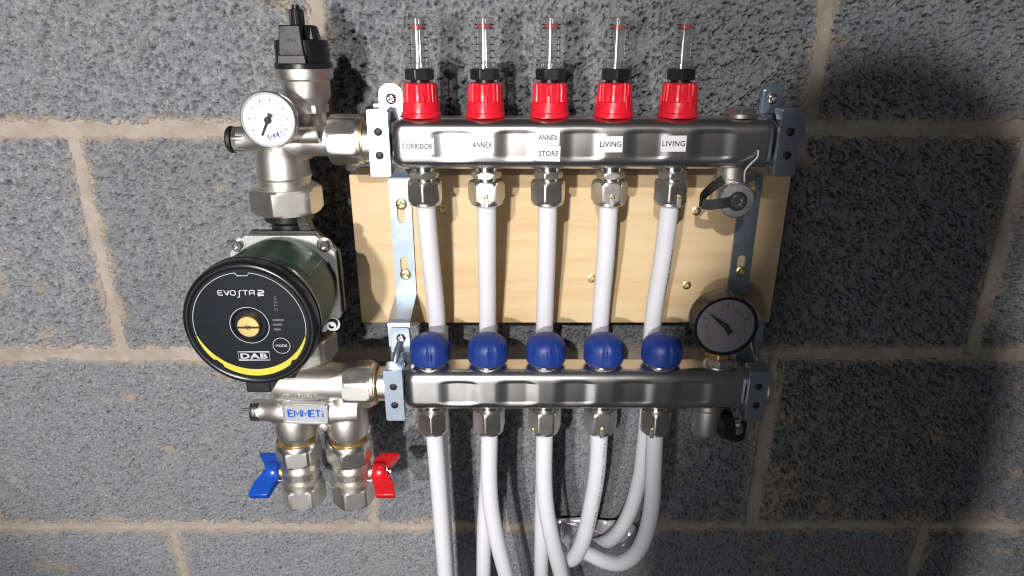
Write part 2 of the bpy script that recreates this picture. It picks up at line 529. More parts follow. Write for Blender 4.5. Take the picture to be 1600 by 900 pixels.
wall = thing('block_wall', 'rough grey concrete block wall with beige mortar joints behind the pipework', 'wall', (0, 0, 0))
JZ = [393.0, 158.5, -76.0, -302.0, -528.0]          # bed joint heights, top to bottom
JW = [12, 11, 12, 8, 10]                            # bed joint widths
PERP = [[-622, -173, 277, 727], [-862, -413, 37.5, 488, 938], [-610, -162, 282, 732], [-852, -402, 43, 488, 938]]
PW = [[10, 9, 12, 10], [10, 10, 10, 14, 10], [10, 7, 15, 10], [10, 7, 8, 10, 10]]
XL, XR, ZB, ZT = -720, 720, -450, 310
#        rough  flat  tone (per course, per block)
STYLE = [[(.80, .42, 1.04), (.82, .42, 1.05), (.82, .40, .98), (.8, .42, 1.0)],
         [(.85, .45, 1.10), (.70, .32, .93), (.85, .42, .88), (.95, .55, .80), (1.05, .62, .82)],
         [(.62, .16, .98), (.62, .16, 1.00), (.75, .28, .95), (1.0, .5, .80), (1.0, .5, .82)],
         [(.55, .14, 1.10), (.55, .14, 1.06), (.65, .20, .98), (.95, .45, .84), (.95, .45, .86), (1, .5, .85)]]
def joint_edge(x, z, seed):
    return (fbm(x, z, 9, seed) - .5) * 5.0 + (vnoise(x, z, 40, seed + 9) - .5) * 3.5
STEP = 1.1
for c in range(4):
    zt, zb = JZ[c] - JW[c] / 2, JZ[c + 1] + JW[c + 1] / 2
    xs = PERP[c]
    spans = [(-1300, xs[0] - PW[c][0] / 2)] + [(xs[i] + PW[c][i] / 2, xs[i + 1] - PW[c][i + 1] / 2) for i in range(len(xs) - 1)] + [(xs[-1] + PW[c][-1] / 2, 1300)]
    spans = [sp for sp in spans if sp[1] > XL + 20 and sp[0] < XR - 20]
    for bi, (xa, xb) in enumerate(spans):
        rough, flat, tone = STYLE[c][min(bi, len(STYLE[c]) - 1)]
        seed = 100 * c + 10 * bi + 3
        x0, x1 = max(xa - 3, XL), min(xb + 3, XR); z0, z1 = max(zb - 3, ZB), min(zt + 3, ZT)
        gx = np.linspace(x0, x1, int((x1 - x0) / STEP) + 1); gz = np.linspace(z0, z1, int((z1 - z0) / STEP) + 1)
        X, Z = np.meshgrid(gx, gz, indexing='ij')
        wx = X + (fbm(X, Z, 6, 5) - .5) * 3; wz = Z + (fbm(X, Z, 6, 15) - .5) * 3
        f1, f2, rv = worley(wx, wz, 4.4, seed); g1, g2, rv2 = worley(wx, wz, 2.5, seed + 1)
        dome = np.sqrt(np.clip(1 - (f1 / .92) ** 2, 0, 1)); dome2 = np.sqrt(np.clip(1 - (g1 / .95) ** 2, 0, 1))
        grain = (dome - .75) * 1.5 + (dome2 - .75) * 1.0 + (rv - .5) * 1.4 + (rv2 - .5) * 1.1
        # open voids between the grains, some of them deep
        gap = 1 - sstep(.08, .50, f2 - f1); gap2 = 1 - sstep(.08, .55, g2 - g1)
        pit = gap * sstep(.42, .30, rv) * 6.0 + gap2 * sstep(.30, .22, rv2) * 4.0 + sstep(.60, .36, g1) * sstep(.15, .13, rv2) * 9.0 + sstep(.40, .25, f1) * sstep(.03, .025, rv) * 10.0
        lvl = -.5 + flat * 2.4 + (fbm(X, Z, 35, seed + 6) - .5) * .9
        h = np.minimum(grain, lvl + (grain - lvl) * .18) - pit * (.55 + .5 * flat)
        h = h * rough + (fbm(X, Z, 90, seed + 2) - .5) * 1.6
        e = np.minimum(np.minimum(X - xa, xb - X), np.minimum(Z - zb, zt - Z)) + joint_edge(X, Z, seed)
        h = h - 12 * (1 - sstep(-2.5, 1.0, e)) - 1.0 * (1 - sstep(0, 6, e))
        smear = (1 - sstep(0, 9, e + (fbm(X, Z, 16, seed + 7) - .5) * 16)) * .75
        blot = sstep(.70, .80, fbm(X, Z, 26, seed + 8)) * sstep(.45, .7, vnoise(X, Z, 120, seed + 11)) * .55
        if c == 0 and bi <= 1: blot = np.maximum(blot, sstep(.45, .7, fbm(X, Z, 14, 77)) * (1 - sstep(10, 70, np.abs(X + 172))) * sstep(200, 250, Z) * .9)
        if c == 2: blot = np.maximum(blot, sstep(.40, .62, fbm(X, Z, 22, 78)) * (1 - sstep(6, 48, np.abs(X - 300))) * .8)
        if c == 2: blot = np.maximum(blot, sstep(.5, .7, fbm(X, Z, 22, 79)) * (1 - sstep(4, 30, Z - zb)) * sstep(180, 330, X) * .8)
        smear = np.clip(np.maximum(smear, blot), 0, 1)
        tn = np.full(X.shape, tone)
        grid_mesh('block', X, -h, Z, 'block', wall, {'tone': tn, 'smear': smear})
# the mortar: struck joints a little behind the block faces
gx = np.linspace(XL, XR, int((XR - XL) / 2.0)); gz = np.linspace(ZB, ZT, int((ZT - ZB) / 2.0))
X, Z = np.meshgrid(gx, gz, indexing='ij')
dist = np.full(X.shape, 99.0); rec = np.full(X.shape, 0.0)
for j, w in zip(JZ, JW): dist = np.minimum(dist, np.abs(Z - j) - w / 2)
for c in range(4):
    row = (Z < JZ[c]) & (Z > JZ[c + 1])
    for p, w in zip(PERP[c], PW[c]):
        q = np.abs(X - p - (Z - (JZ[c] + JZ[c + 1]) / 2) * .012) - w / 2
        dist = np.where(row, np.minimum(dist, q), dist)
        if p > 200 and c > 0: rec = np.where(row & (q < 1), np.clip(-q / 3, 0, 1) * 5.5, rec)
mh = -2.0 + (fbm(X, Z, 18, 900) - .5) * 2.6 + (fbm(X, Z, 5, 901) - .5) * 1.6 - rec - .9 * sstep(-2, -9, dist)
mh = mh - 10 * sstep(3, 8, dist) + 1.2 * sstep(-3.5, 0, dist) * (fbm(X, Z, 12, 902) - .3)
grid_mesh('mortar', X, -mh, Z, 'mortar', wall, keep=dist < 9)
# body of the wall behind the rough face
obj('wall_core', MB().box(((XL + XR) / 2, 76, (ZB + ZT) / 2), (XR - XL, 100, ZT - ZB)), 'mortar', wall)

# ------------------------------------------------------------------ timber board
BX0, BX1, BZ0, BZ1, BD = -146.5, 251.0, -21.2, 123.8, 40.0
board = obj('timber_board', MB().box(((BX0 + BX1) / 2, -BD / 2 - 2, (BZ0 + BZ1) / 2), (BX1 - BX0, BD - 4, BZ1 - BZ0)), 'wood', None, bevel=0.8,
            loc=((BX0 + BX1) / 2, -BD / 2, BZ0))
board.data.materials[0] = MATS['wood']
tag(board, 'pale softwood board fixed to the block wall behind the white pipes', 'board')

def cross_screw(p, r, parent, mat='yellow_zinc', ang=0.4, dome=1.2):
    """screw with a real cross recess: four quadrants round a sunk cross"""
    n = 40; mb = MB(); p = Vector(p)
    rings = [(r, 0.0), (r * .97, dome * .35), (r * .82, dome * .75), (r * .58, dome), (r * .50, dome), (r * .36, dome), (r * .20, dome), (0.02, dome)]
    vs = []
    for (rr, t) in rings:
        for i in range(n):
            a = 2 * math.pi * i / n
            x, z = rr * math.cos(a + ang), rr * math.sin(a + ang)
            lx, lz = rr * math.cos(a), rr * math.sin(a)
            dep = 0
            if rr < r * .55 and (abs(lx) < r * .13 or abs(lz) < r * .13): dep = 1.3 * (1.1 - rr / r)
            vs.append(p + Vector((x, -(t - dep), z)))
    fs = [(k * n + i, k * n + (i + 1) % n, (k + 1) * n + (i + 1) % n, (k + 1) * n + i) for k in range(len(rings) - 1) for i in range(n)]
    fs.append(tuple(range((len(rings) - 1) * n, len(rings) * n)))
    return obj('screw', mb.add(vs, fs), mat, parent, 30)

for px, py in ((692, 324), (925, 435), (1073, 446), (1088, 330)):
    q = at(px, py, BD)
    cross_screw((q.x, -BD + .1, q.z), 4.3, board, 'yellow_zinc', px * .37, .8)

# ------------------------------------------------------------------ mounting brackets
def slot(cx, cz, w, h): return rrect(w, h, w / 2 - .01, 6, cx, cz)
def bracket(side, label):
    sx = -101.0 if side < 0 else 215.0
    tx = sx + (5 if side < 0 else -9)
    t = thing('mounting_bracket', label, 'bracket', (sx, -BD, 8), 'steel brackets carrying the two bars')
    # flat middle with two slots, screwed to the board
    zt, zb = 120.0, 10.0
    if side < 0: sl = [at(625, 330, 43).z, at(629, 419, 43).z]
    else: sl = [at(1165, 296, 43).z, at(1155, 416, 43).z]
    outer = [(-9.7, zb), (9.7, zb), (9.7, zt), (-9.7, zt)]
    mb = plate2d(outer, [slot(0, z, 7.5, 22)[::-1] for z in sl], 2.4, (sx, -BD - 1.6, 0))
    obj('strip', mb, 'zinc', t, 30, .35)
    # upper arm: steps out from the board and passes behind the bar
    obj('arm', MB().strip([(sx, -BD - 1.6, zt), (sx, -BD - 1.8, zt + 3), (sx, -70, 137), (sx, -70, 184), (sx, -84, 188)], 19.4, 2.4, round_=3), 'zinc', t, 35)
    # lower arm
    obj('arm', MB().strip([(sx, -BD - 1.6, zb), (sx, -BD - 1.8, zb - 1), (sx, -90, 1.5), (sx, -91, -22), (sx, -86, -28), (sx, -86, -78)], 19.4, 2.4, round_=3), 'zinc', t, 35)
    # upper and lower fixing tabs with a cross-head screw
    tz = at(606, 152, 88).z
    mb = plate2d(rrect(19, 27, 8.5, 8, 0, 0), [], 2.6, (tx, -86.5, tz - 3))
    tab = obj('tab', mb, 'zinc', t, 30, .5)
    ps = plate2d(rrect(12, 18, 2, 4), [], 2.4, (tx - side * 1.0, -88.6, tz - 3)); obj('washer', ps, 'zinc', tab, 30, .6)
    cross_screw((tx - side * .6, -89.9, tz - 1), 4.4, t, 'chrome', .5, 1.8)
    lz = at(625, 530, 95).z
    mb = plate2d(rrect(17, 24, 2.5, 4), [], 2.6, (sx + (1 if side < 0 else -3), -93.6, lz - 1)); obj('tab', mb, 'zinc', t, 30, .5)
    cross_screw((sx + (2 if side < 0 else -4), -95.1, lz + 1), 4.3, t, 'chrome', .2, 2.0)
    obj('bolt', MB().tube([(sx + 1, -96, lz - 3), (sx - side * -1, -104, lz - 10), (sx - side * -3, -110, lz - 20)], 3.1, 14, sub=4), 'zinc', t)
    # clamps over the two bar ends
    for (cz, d, h) in ((162.0, 112.0, 51.0), (-51.0, 128.5, 49.0)):
        cx = (-103.0 if side < 0 else 214.0) + (0 if cz > 0 else (1 if side < 0 else -2))
        hz = 9.0
        mb = plate2d(rrect(16, h, 1.6, 3), [circle(2.9, 20, 0, hz)[::-1], circle(2.9, 20, 0, -hz)[::-1]], 1.8, (cx, -d, cz))
        cl = obj('clamp', mb, 'zinc', t, 30, .45)
        fl = MB()
        for s_ in (-1, 1):
            pts = []
            for i in range(13):
                a = math.pi * i / 12
                pts.append((cx + s_ * 7.4, -d + 1.0 + 13 * abs(math.cos(a)) ** 3 + 2.5, cz + (h / 2 - 2) * math.cos(a)))
            vs = []
            for p in pts: vs += [(p[0] - .7, -d + .5, p[2]), (p[0] + .7, -d + .5, p[2]), (p[0] + .7, p[1], p[2]), (p[0] - .7, p[1], p[2])]
            fl.add(vs, [(k * 4 + i, k * 4 + (i + 1) % 4, (k + 1) * 4 + (i + 1) % 4, (k + 1) * 4 + i) for k in range(12) for i in range(4)] + [(3, 2, 1, 0), (48, 49, 50, 51)])
        for s_ in (1, -1): fl.box((cx, -d + 8, cz + s_ * (h / 2 - .9)), (15, 16, 1.8))
        obj('flange', fl, 'zinc', cl, 30)
        for s_ in (1, -1):
            obj('rubber_stud', MB().lathe([(3.4, -2), (3.4, .0), (3.0, .9), (1.8, 1.4), (.2, 1.5)], (cx, -d - .6, cz + s_ * hz), (0, -1, 0), 20), 'black_rubber', cl)
    for z, sg in zip(sl, (1, -1)):
        off = (6.5 * sg) if side < 0 else (-5.0 if sg > 0 else -5.5)
        cross_screw((sx + .6, -BD - 2.9, z + off), 5.2, t, 'yellow_zinc', .25 * sg, 1.3)
    return t
bracket(-1, 'bright zinc steel bracket and clamps holding the left ends of both bars')
bracket(1, 'shaded blue-grey zinc steel bracket and clamps holding the right ends of both bars')

# ------------------------------------------------------------------ manifolds
PX = [-72.0 + 50.9 * i for i in range(5)]            # the five ports along each bar
P6 = 182.0
def bar(parent, x0, x1, d, z):
    W, H, R = 17.0, 20.0, 10.0
    n = 22
    def section(w, h, r):
        pts = []
        for k, (sy, sz) in enumerate(((1, 1), (-1, 1), (-1, -1), (1, -1))):    # y,z quadrants, going round
            for i in range(9):
                a = math.radians(90 * k + 90 * i / 8)
                pts.append((sy * (w - r) + r * math.cos(a), sz * (h - r) + r * math.sin(a)))
            if k == 1:
                for i in range(1, n): pts.append((-w, (h - r) - 2 * (h - r) * i / n))
        return pts
    base = section(W, H, R)
    # finer sampling of the front face edges comes from the corner arcs; dimples are pressed between the ports
    xs = list(np.linspace(x0, x0 + 12, 9)) + list(np.linspace(x0 + 13, x1 - 13, 210)) + list(np.linspace(x1 - 12, x1, 9))
    mids = [(PX[i] + PX[i + 1]) / 2 for i in range(4)] + [(PX[4] + P6) / 2]
    vs = []
    for x in xs:
        e = min(x - x0, x1 - x); ins = 0
        if e < 12: ins = 9.0 * (1 - math.sqrt(max(0, 1 - (1 - e / 12) ** 2)))
        sec = base if ins == 0 else section(W - ins, H - ins, max(R - ins * .3, 6) if ins < 7 else min(R - 2.2, W - ins - .2))
        for (y, zz) in sec:
            dy = -0.6 * (1 - (zz / H) ** 2) if y < -W + ins + 4 else 0
            if y < 0 and abs(zz) < 14:
                for m in mids:
                    q = abs(x - m)
                    if q < 21:
                        zl = 9.6 - 1.2 * (q / 18) ** 2
                        wz = 1 - min(1, max(0, (abs(zz) - zl) / 2.0)); wz = wz * wz * (3 - 2 * wz)
                        wx = .5 + .5 * math.cos(math.pi * min(1, max(0, (q - 7) / 13)))
                        dy += 1.5 * wx * wz
            vs.append((x, -d + y + dy, z + zz))
    n_ = len(base)
    fs = [(k * n_ + i, k * n_ + (i + 1) % n_, (k + 1) * n_ + (i + 1) % n_, (k + 1) * n_ + i) for k in range(len(xs) - 1) for i in range(n_)]
    fs += [tuple(range(n_ - 1, -1, -1)), tuple(range((len(xs) - 1) * n_, len(xs) * n_))]
    return obj('bar', MB().add(vs, fs), 'steel', parent, 60)

def connector(x, d, ztop, rot, parent, long, notch):
    """neck, thin hexagon and compression nut under a bar"""
    o = (x, -d, ztop)
    mb = MB()
    if long:
        mb.lathe([(9.5, 1), (9.5, -2.5), (8.6, -3), (8.6, -11)], o, n=36)
        zt, zb = -11.0, -31.0
    else:
        mb.lathe([(10.5, 1), (10.5, -2), (9.5, -2.5), (9.5, -6)], o, n=36)
        zt, zb = -4.5, -28.5
    nk = obj('connector', mb, 'chrome', parent, loc=o)
    if long: obj('hex_collar', MB().hexnut(12.6, -8.6, -3.2, o, (0, 0, 1), rot * .7), 'nickel', nk, loc=o)
    nut = MB().hexnut(15.2, zb + 2.5, zt, o, (0, 0, 1), rot, 3.0)
    nut.lathe([(8.4, zb - .2), (12.2, zb), (13.1, zb + .8), (13.1, zb + 3.2)], o, n=40)
    obj('compression_nut', nut, 'nickel', nk, loc=o)
    if notch is not None:
        c = Vector(o) + Vector((notch, -13.15, 0))
        obj('notch', MB().box(c + Vector((0, 0, zb + 4.0)), (3.6, 1.0, 8.4)), 'alloy', nk, bevel=.5, loc=o)
        obj('inspection_bead', MB().lathe([(1.7, -.3), (1.7, .6), (1.0, 1.1)], c + Vector((0, -.2, zb + 9.0)), (0, -1, 0), 16), 'brass', nk, loc=o)
    return nk

# --- upper bar with the five flow meters
UD, UZ = 90.0, 160.0
um = thing('flow_manifold', 'upper stainless steel bar with five red-capped flow meters and room labels', 'manifold', (55, -UD, UZ - 20))
bar(um, -97, 211, UD, UZ)
obj('neck', MB().lathe([(15.5, -118), (15.5, -112), (17.0, -112), (17.0, -109.5), (15.2, -109), (15.2, -96)], (0, -UD, UZ), (1, 0, 0), 40), 'nickel', um)
obj('neck', MB().lathe([(15.2, 210), (15.2, 222), (18.5, 222.5), (19.5, 224), (19.5, 229), (18.5, 230.5), (9, 231)], (0, -UD, UZ), (1, 0, 0), 40), 'nickel', um)

def flow_meter(x, d, z0, parent, turn, fz):
    o = Vector((x, -d, z0))
    ribs = 24
    def rf(an, r, k):
        if 6 <= k <= 9: return r - (.95 if int((an + turn) / (2 * math.pi) * 96) % 4 == 0 else 0) + (.25 if int((an + turn) / (2 * math.pi) * 96) % 32 in (2, 3, 4) else 0)
        return r
    prof = [(15.0, 0), (15.7, .7), (15.7, 3.4), (14.9, 4.2), (14.5, 11.5), (14.3, 12), (13.7, 12.4), (13.6, 14), (13.3, 24.4), (13.0, 25.2), (12.2, 26), (7, 26.2)]
    cap = obj('flow_meter', MB().lathe(prof, o, n=96, rf=rf), 'red_plastic', parent, 28, loc=o)
    for k in range(3):
        a = turn + k * 2 * math.pi / 3
        dr = Vector((math.sin(a), -math.cos(a), 0))
        q = MB().box(o + dr * 14.2 + Vector((0, 0, 10.5)), (2.6, 1.6, 13), (math.cos(a), math.sin(a), 0))
        obj('key_rib', q, 'red_plastic', cap, bevel=.4, loc=o)
    c = MB().lathe([(7.5, 25.5), (7.5, 28.5), (9, 29)], o, n=28)
    c.hexnut(11.6, 28.2, 36.6, o, (0, 0, 1), turn * .6 + .15, 1.0)
    obj('collar', c, 'black_plastic', cap, loc=o)
    obj('clear_ring', MB().lathe([(10.0, 36.6), (10.0, 40), (9.2, 41), (8.0, 41.2)], o, n=36, close=False), 'clear', cap, loc=o)
    obj('tube', MB().lathe([(7.85, 37), (7.85, 54), (7.85, 71.8), (7.85, 72.2), (7.3, 73.2), (7.0, 73.3), (0.05, 73.4)], o, n=64, close=False), 'clear', cap, loc=o)
    obj('spindle', MB().lathe([(1.0, 30), (.9, fz), (.3, fz + .2)], o, n=16), 'alloy', cap, loc=o)
    obj('float', MB().lathe([(1.5, fz - 2.0), (5.6, fz - 1.0), (5.6, fz + .9), (3, fz + 1.8), (.3, fz + 1.9)], o, n=28), 'red_plastic', cap, loc=o)
    tk = MB()
    for s_ in (-1, 1):
        for i, zz in enumerate((44.5, 49.5, 54, 59, 65.5, 68)):
            a0 = s_ * (.55 + .1 * (i % 2)) + turn * .12
            for j in range(4):
                a1 = a0 + s_ * .12 * j; a2 = a0 + s_ * .12 * (j + 1); R_ = 7.98
                vs = [o + Vector((R_ * math.sin(a), -R_ * math.cos(a), zz + h_)) for a, h_ in ((a1, -.45), (a2, -.45), (a2, .45), (a1, .45))]
                tk.add(vs, [(0, 1, 2, 3)])
    obj('scale_mark', tk, 'ink', cap, loc=o)
    return cap
for i, x in enumerate(PX):
    flow_meter(x, UD, UZ + 19.9, um, (.25, 0.06, -.12, .62, .5)[i], (66.4, 66.9, 66.9, 66.1, 66.3)[i])
    connector(x, UD, UZ - 20, (.5, .0, .3, .0, .22)[i], um, True, (None, 0.2, None, .6, 4.5)[i])
# blanking plug
plug = obj('plug', MB().lathe([(14, 0), (14, 3), (13.4, 3.6)], (P6, -UD, UZ + 19.8), n=40).hexnut(12.4, 3.0, 7.2, (P6, -UD, UZ + 19.8), (0, 0, 1), .25, .8), 'nickel', um)
# room labels
def sticker(x0, x1, y0, y1, words, tilt):
    a = at(x0, y0, UD + 17.85); b = at(x1, y1, UD + 17.85)
    c = (a + b) / 2; w = abs(b.x - a.x); h = abs(a.z - b.z)
    ux = Vector((math.cos(tilt), 0, math.sin(tilt))); uz = Vector((-math.sin(tilt), 0, math.cos(tilt)))
    st = obj('label_sticker', MB().box(c, (w, .35, h), ux, uz), 'sticker', um)
    lettering('lettering', words, 'ink', st, c + Vector((0, -.2, .1)), w * (.90 if len(words) > 5 else .84), h * .34, ux, uz, .15)
sticker(625, 679, 216, 241, 'CORRIDOR', -.012)
sticker(735, 772, 214, 239, 'ANNEX', -.012)
sticker(839, 874, 203, 227, 'ANNEX', -.02)
sticker(839, 875, 228, 252, 'STORE', -.02)
sticker(936, 972, 213, 238, 'LIVING', .01)
sticker(1034, 1071, 212, 237, 'LIVING', .005)
# drain cock on the last port: body, round tap with a black strap across it
dv = obj('drain_valve', MB().lathe([(11, 1), (11, -8), (12.6, -9), (12.6, -30), (11, -33), (4, -34)], (P6 - 3, -UD, UZ - 20), n=36), 'nickel_cast', um)
dc = at(1152, 314, 116)
def knurl(an, r, k): return r + (.45 if int(an / (2 * math.pi) * 96) % 2 and k in (1, 2) else 0)
obj('tap_disc', MB().lathe([(8, -24), (13.6, -7), (13.8, -1), (13.0, 0), (6, .4)], dc, (0, -1, 0), 96, knurl), 'alloy', dv)
obj('tap_centre', MB().lathe([(6.0, 0), (6.0, 2.4), (5.2, 3.0), (3.2, 3.1), (2.9, 2.0), (.3, 2.0)], dc, (0, -1, 0), 32), 'chrome', dv)
e0 = at(1097, 318, 112)
st = MB()
def strap(mb, pts, w, t):
    P = [Vector(p) for p in pts]; n = len(P); vs = []
    for i, p in enumerate(P):
        tn = (P[min(i + 1, n - 1)] - P[max(i - 1, 0)]).normalized()
        up = Vector((0, 0, 1)); up = (up - tn * up.dot(tn)).normalized(); sd = tn.cross(up)
        vs += [p + up * a * w / 2 + sd * b * t / 2 for a, b in ((-1, -1), (1, -1), (1, 1), (-1, 1))]
    fs = [(k * 4 + i, k * 4 + (i + 1) % 4, (k + 1) * 4 + (i + 1) % 4, (k + 1) * 4 + i) for k in range(n - 1) for i in range(4)]
    mb.add(vs, fs + [(3, 2, 1, 0), tuple(4 * n - 4 + i for i in range(4))])
def bez(a, b, c, d, n=14):
    a, b, c, d = map(Vector, (a, b, c, d))
    return [a * (1 - t) ** 3 + b * 3 * t * (1 - t) ** 2 + c * 3 * t * t * (1 - t) + d * t ** 3 for t in [i / n for i in range(n + 1)]]
strap(st, bez(dc + Vector((-4, -1.4, 0)), dc + Vector((-16, -3, -1.5)), e0 + Vector((6, -3, -1.5)), e0), 8.0, 1.8)
strap(st, bez(e0 + Vector((0, .2, 0)), e0 + Vector((-2.5, 4, 1)), e0 + Vector((4, 10, 8)), dc + Vector((-9, 12, 14.5))), 7.0, 1.8)
st.lathe([(7.6, -.2), (7.6, 1.5), (6.1, 1.6)], dc, (0, -1, 0), 32)
obj('strap', st, 'black_rubber', dv, 40)
obj('white_strand', MB().tube([at(1185, 235, 109), at(1183, 246, 111), at(1172, 257, 113), at(1164, 268, 112), at(1163, 284, 108)], .7, 10), 'pipe_white', dv)  # thin white tube curving down near the bar's right end

# --- lower bar with the five blue caps
LD, LZ = 107.0, -51.0
lm = thing('return_manifold', 'lower stainless steel bar with five blue caps and a round black pressure gauge', 'manifold', (55, -LD, LZ - 20))
bar(lm, -96, 211, LD, LZ)
obj('neck', MB().lathe([(15.5, -118), (15.5, -112), (17.0, -112), (17.0, -109.5), (15.2, -109), (15.2, -95)], (0, -LD, LZ), (1, 0, 0), 40), 'nickel', lm)
obj('neck', MB().lathe([(15.2, 210), (15.2, 221), (18.5, 221.5), (19.5, 223), (19.5, 226), (18.5, 227.5), (9, 228)], (0, -LD, LZ), (1, 0, 0), 40), 'nickel', lm)
def blue_cap(x, turn):
    o = Vector((x, -LD, LZ + 19.6))
    ring = obj('valve_ring', MB().lathe([(12.6, 0), (13.2, .6), (13.2, 3.2), (12, 3.6)], o, n=36), 'chrome', lm, loc=o)
    def rf(an, r, k):
        if 4 <= k <= 9:
            q = math.cos(5 * (an + turn))
            return r - (.9 if q > .72 else 0) * (1 if k < 9 else .4)
        return r
    prof = [(11, 3.4), (15.8, 3.6), (17.0, 4.4), (17.5, 6.2), (17.7, 9), (17.7, 14), (17.5, 18.2), (16.7, 20.8), (15.2, 23.2), (13.0, 25.3), (10.4, 26.9), (7.2, 28.2), (3.5, 29.0), (.2, 29.2)]
    cp = obj('blue_cap', MB().lathe(prof, o, n=96, rf=rf), 'blue_plastic', lm, 50, loc=o)
    mk = MB()
    for i, a in enumerate((-.16, .0, .16)):
        dr = Vector((math.sin(a), -math.cos(a), 0))
        mk.box(o + dr * 17.75 + Vector((0, 0, 14.5 + (i == 1) * 1.5)), (.9, .5, 6 + 3 * (i == 1)), (math.cos(a), math.sin(a), 0))
    for a in (-.75, .75):
        dr = Vector((math.sin(a), -math.cos(a), 0))
        mk.box(o + dr * 17.45 + Vector((0, 0, 18)), (.9, .7, 8), (math.cos(a), math.sin(a), 0), (-math.sin(a) * .5, 0, 1))
    obj('raised_mark', mk, 'blue_plastic', cp, bevel=.2, loc=o)
for i, x in enumerate(PX):
    blue_cap(x, (.2, .05, -.1, .3, .15)[i])
    connector(x, LD, LZ - 20, (.5, .3, .05, .0, .3)[i], lm, False, (None, None, -10.5, .5, -5.5)[i])
# pressure gauge
GD = 116.0
gc = at(1132, 511, GD); gc.x = P6 + 0.4
gz = gc.z
g = obj('pressure_gauge', MB().lathe([(22, -25), (26, -23.5), (26.6, -21), (26.6, -2.5)], gc, (0, -1, 0), 64), 'black_plastic', lm, loc=gc)
obj('bezel', MB().lathe([(26.7, -3.2), (27.3, -2.6), (27.3, -.3), (26.6, .5), (25.2, .6), (24.6, -.6), (24.2, -1.6)], gc, (0, -1, 0), 72, close=False), 'black_gloss', g, loc=gc)
obj('dial', MB().lathe([(24.6, -2.2), (24.5, -1.7), (.2, -1.69)], gc, (0, -1, 0), 64), 'dial_shaded', g, loc=gc)
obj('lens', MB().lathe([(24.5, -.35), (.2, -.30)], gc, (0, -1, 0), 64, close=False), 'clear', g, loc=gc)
def dial_marks(c, y, angs, r0, r1, w):
    mb = MB()
    for a in angs:
        a = math.radians(a); mb.ribbon([(r0 * math.cos(a), r0 * math.sin(a)), (r1 * math.cos(a), r1 * math.sin(a))], w, (c.x, c.z), y)
    return mb
yD = gc.y + 1.60
obj('scale_mark', dial_marks(gc, yD, [225 - i * 27 * 2.5 for i in range(5)], 17.5, 21.5, 1.1), 'ink', g, loc=gc)
obj('scale_mark', dial_marks(gc, yD, [225 - i * 6.75 * 2 for i in range(21)], 16.2, 18.6, .45).ribbon([(16.2 * math.cos(math.radians(225 - i * 9)), 16.2 * math.sin(math.radians(225 - i * 9))) for i in range(31)], .4, (gc.x, gc.z), yD - .02), 'ink_red', g, loc=gc)
for wd, px, py, w, h, m in (('0', 1104, 529, 1.6, 2, 'ink'), ('1', 1105, 510, 1.2, 2.2, 'ink'), ('2', 1131, 483, 1.6, 2.2, 'ink'), ('3', 1153, 487, 1.6, 2.2, 'ink'), ('4', 1162, 507, 1.6, 2.2, 'ink'),
                           ('2', 1126, 492, 1.4, 1.8, 'ink_red'), ('4', 1145, 497, 1.4, 1.8, 'ink_red'), ('bar', 1127, 499, 5, 1.8, 'ink_grey'), ('psi', 1128, 520, 3.6, 1.6, 'ink_red'), ('CL 2.5', 1117, 532, 4.5, 1.2, 'ink_grey'), ('50', 1136, 533, 3.5, 1.6, 'brass')):
    q = at(px, py, GD - 1.6)
    lettering('lettering', wd, m, g, (q.x, yD, q.z), w, h)
nd = MB(); a = math.radians(135)
tipv = at(1106, 488, GD) - gc; tl = at(1142, 523, GD) - gc
nd.add([gc + Vector((tipv.x * .98, .4, tipv.z * .98)), gc + Vector((-1.6, .4, -1.6)), gc + Vector((tl.x - 2.2, .4, tl.z - 1.0)), gc + Vector((tl.x + 1.5, .4, tl.z + 2.2)), gc + Vector((1.6, .4, 1.6))], [(0, 1, 2, 3, 4)])
nd.v += [v + Vector((0, -.5, 0)) for v in nd.v]; nd.f += [(9, 8, 7, 6, 5)] + [(i, (i + 1) % 5, 5 + (i + 1) % 5, 5 + i) for i in range(5)]
obj('needle', nd.lathe([(2.4, -.6), (2.4, .4), (1.6, .8)], gc + Vector((0, .2, 0)), (0, -1, 0), 20), 'ink', g, loc=gc)
so = (P6, -LD, LZ + 19.5)
obj('stem', MB().lathe([(5.5, 5), (5.5, gz - so[2] - 25.2 if gz - so[2] > 32 else 12)], so, n=24).hexnut(9.5, 7.5, 13, so, (0, 0, 1), .2), 'brass', lm)
obj('adaptor', MB().lathe([(12.8, 0), (12.8, 1.5)], so, n=32).hexnut(12.6, 1.2, 7.8, so, (0, 0, 1), .35), 'nickel', lm)
# lower drain cock
dz = at(1107, 668, LD)
dv2 = obj('drain_valve', MB().lathe([(11, 1), (11, -3), (12.6, -4), (12.6, -27), (11.4, -30), (5, -31)], (P6 - 4, -LD, LZ - 20), n=36), 'nickel_cast', lm)
dd = at(1151, 660, LD + 3)
obj('tap_disc', MB().lathe([(8, -14), (12.6, -11), (13, -2), (12, -.5), (7, 0)], dd + Vector((-4, 0, -1)), (1, 0, .1), 72, knurl), 'black_plastic', dv2)
obj('tap_centre', MB().lathe([(5.6, -4), (5.6, 2), (4.6, 3), (2.5, 3.1)], dd + Vector((-1, -3, 1)), (1, -.25, .1), 28), 'chrome', dv2)
st = MB(); strap(st, bez(dd + Vector((-14, -9, -7)), dd + Vector((0, -12, -14)), dd + Vector((9, -8, -12)), dd + Vector((6, 0, 2))), 6, 2)
obj('strap', st, 'black_rubber', dv2, 40)

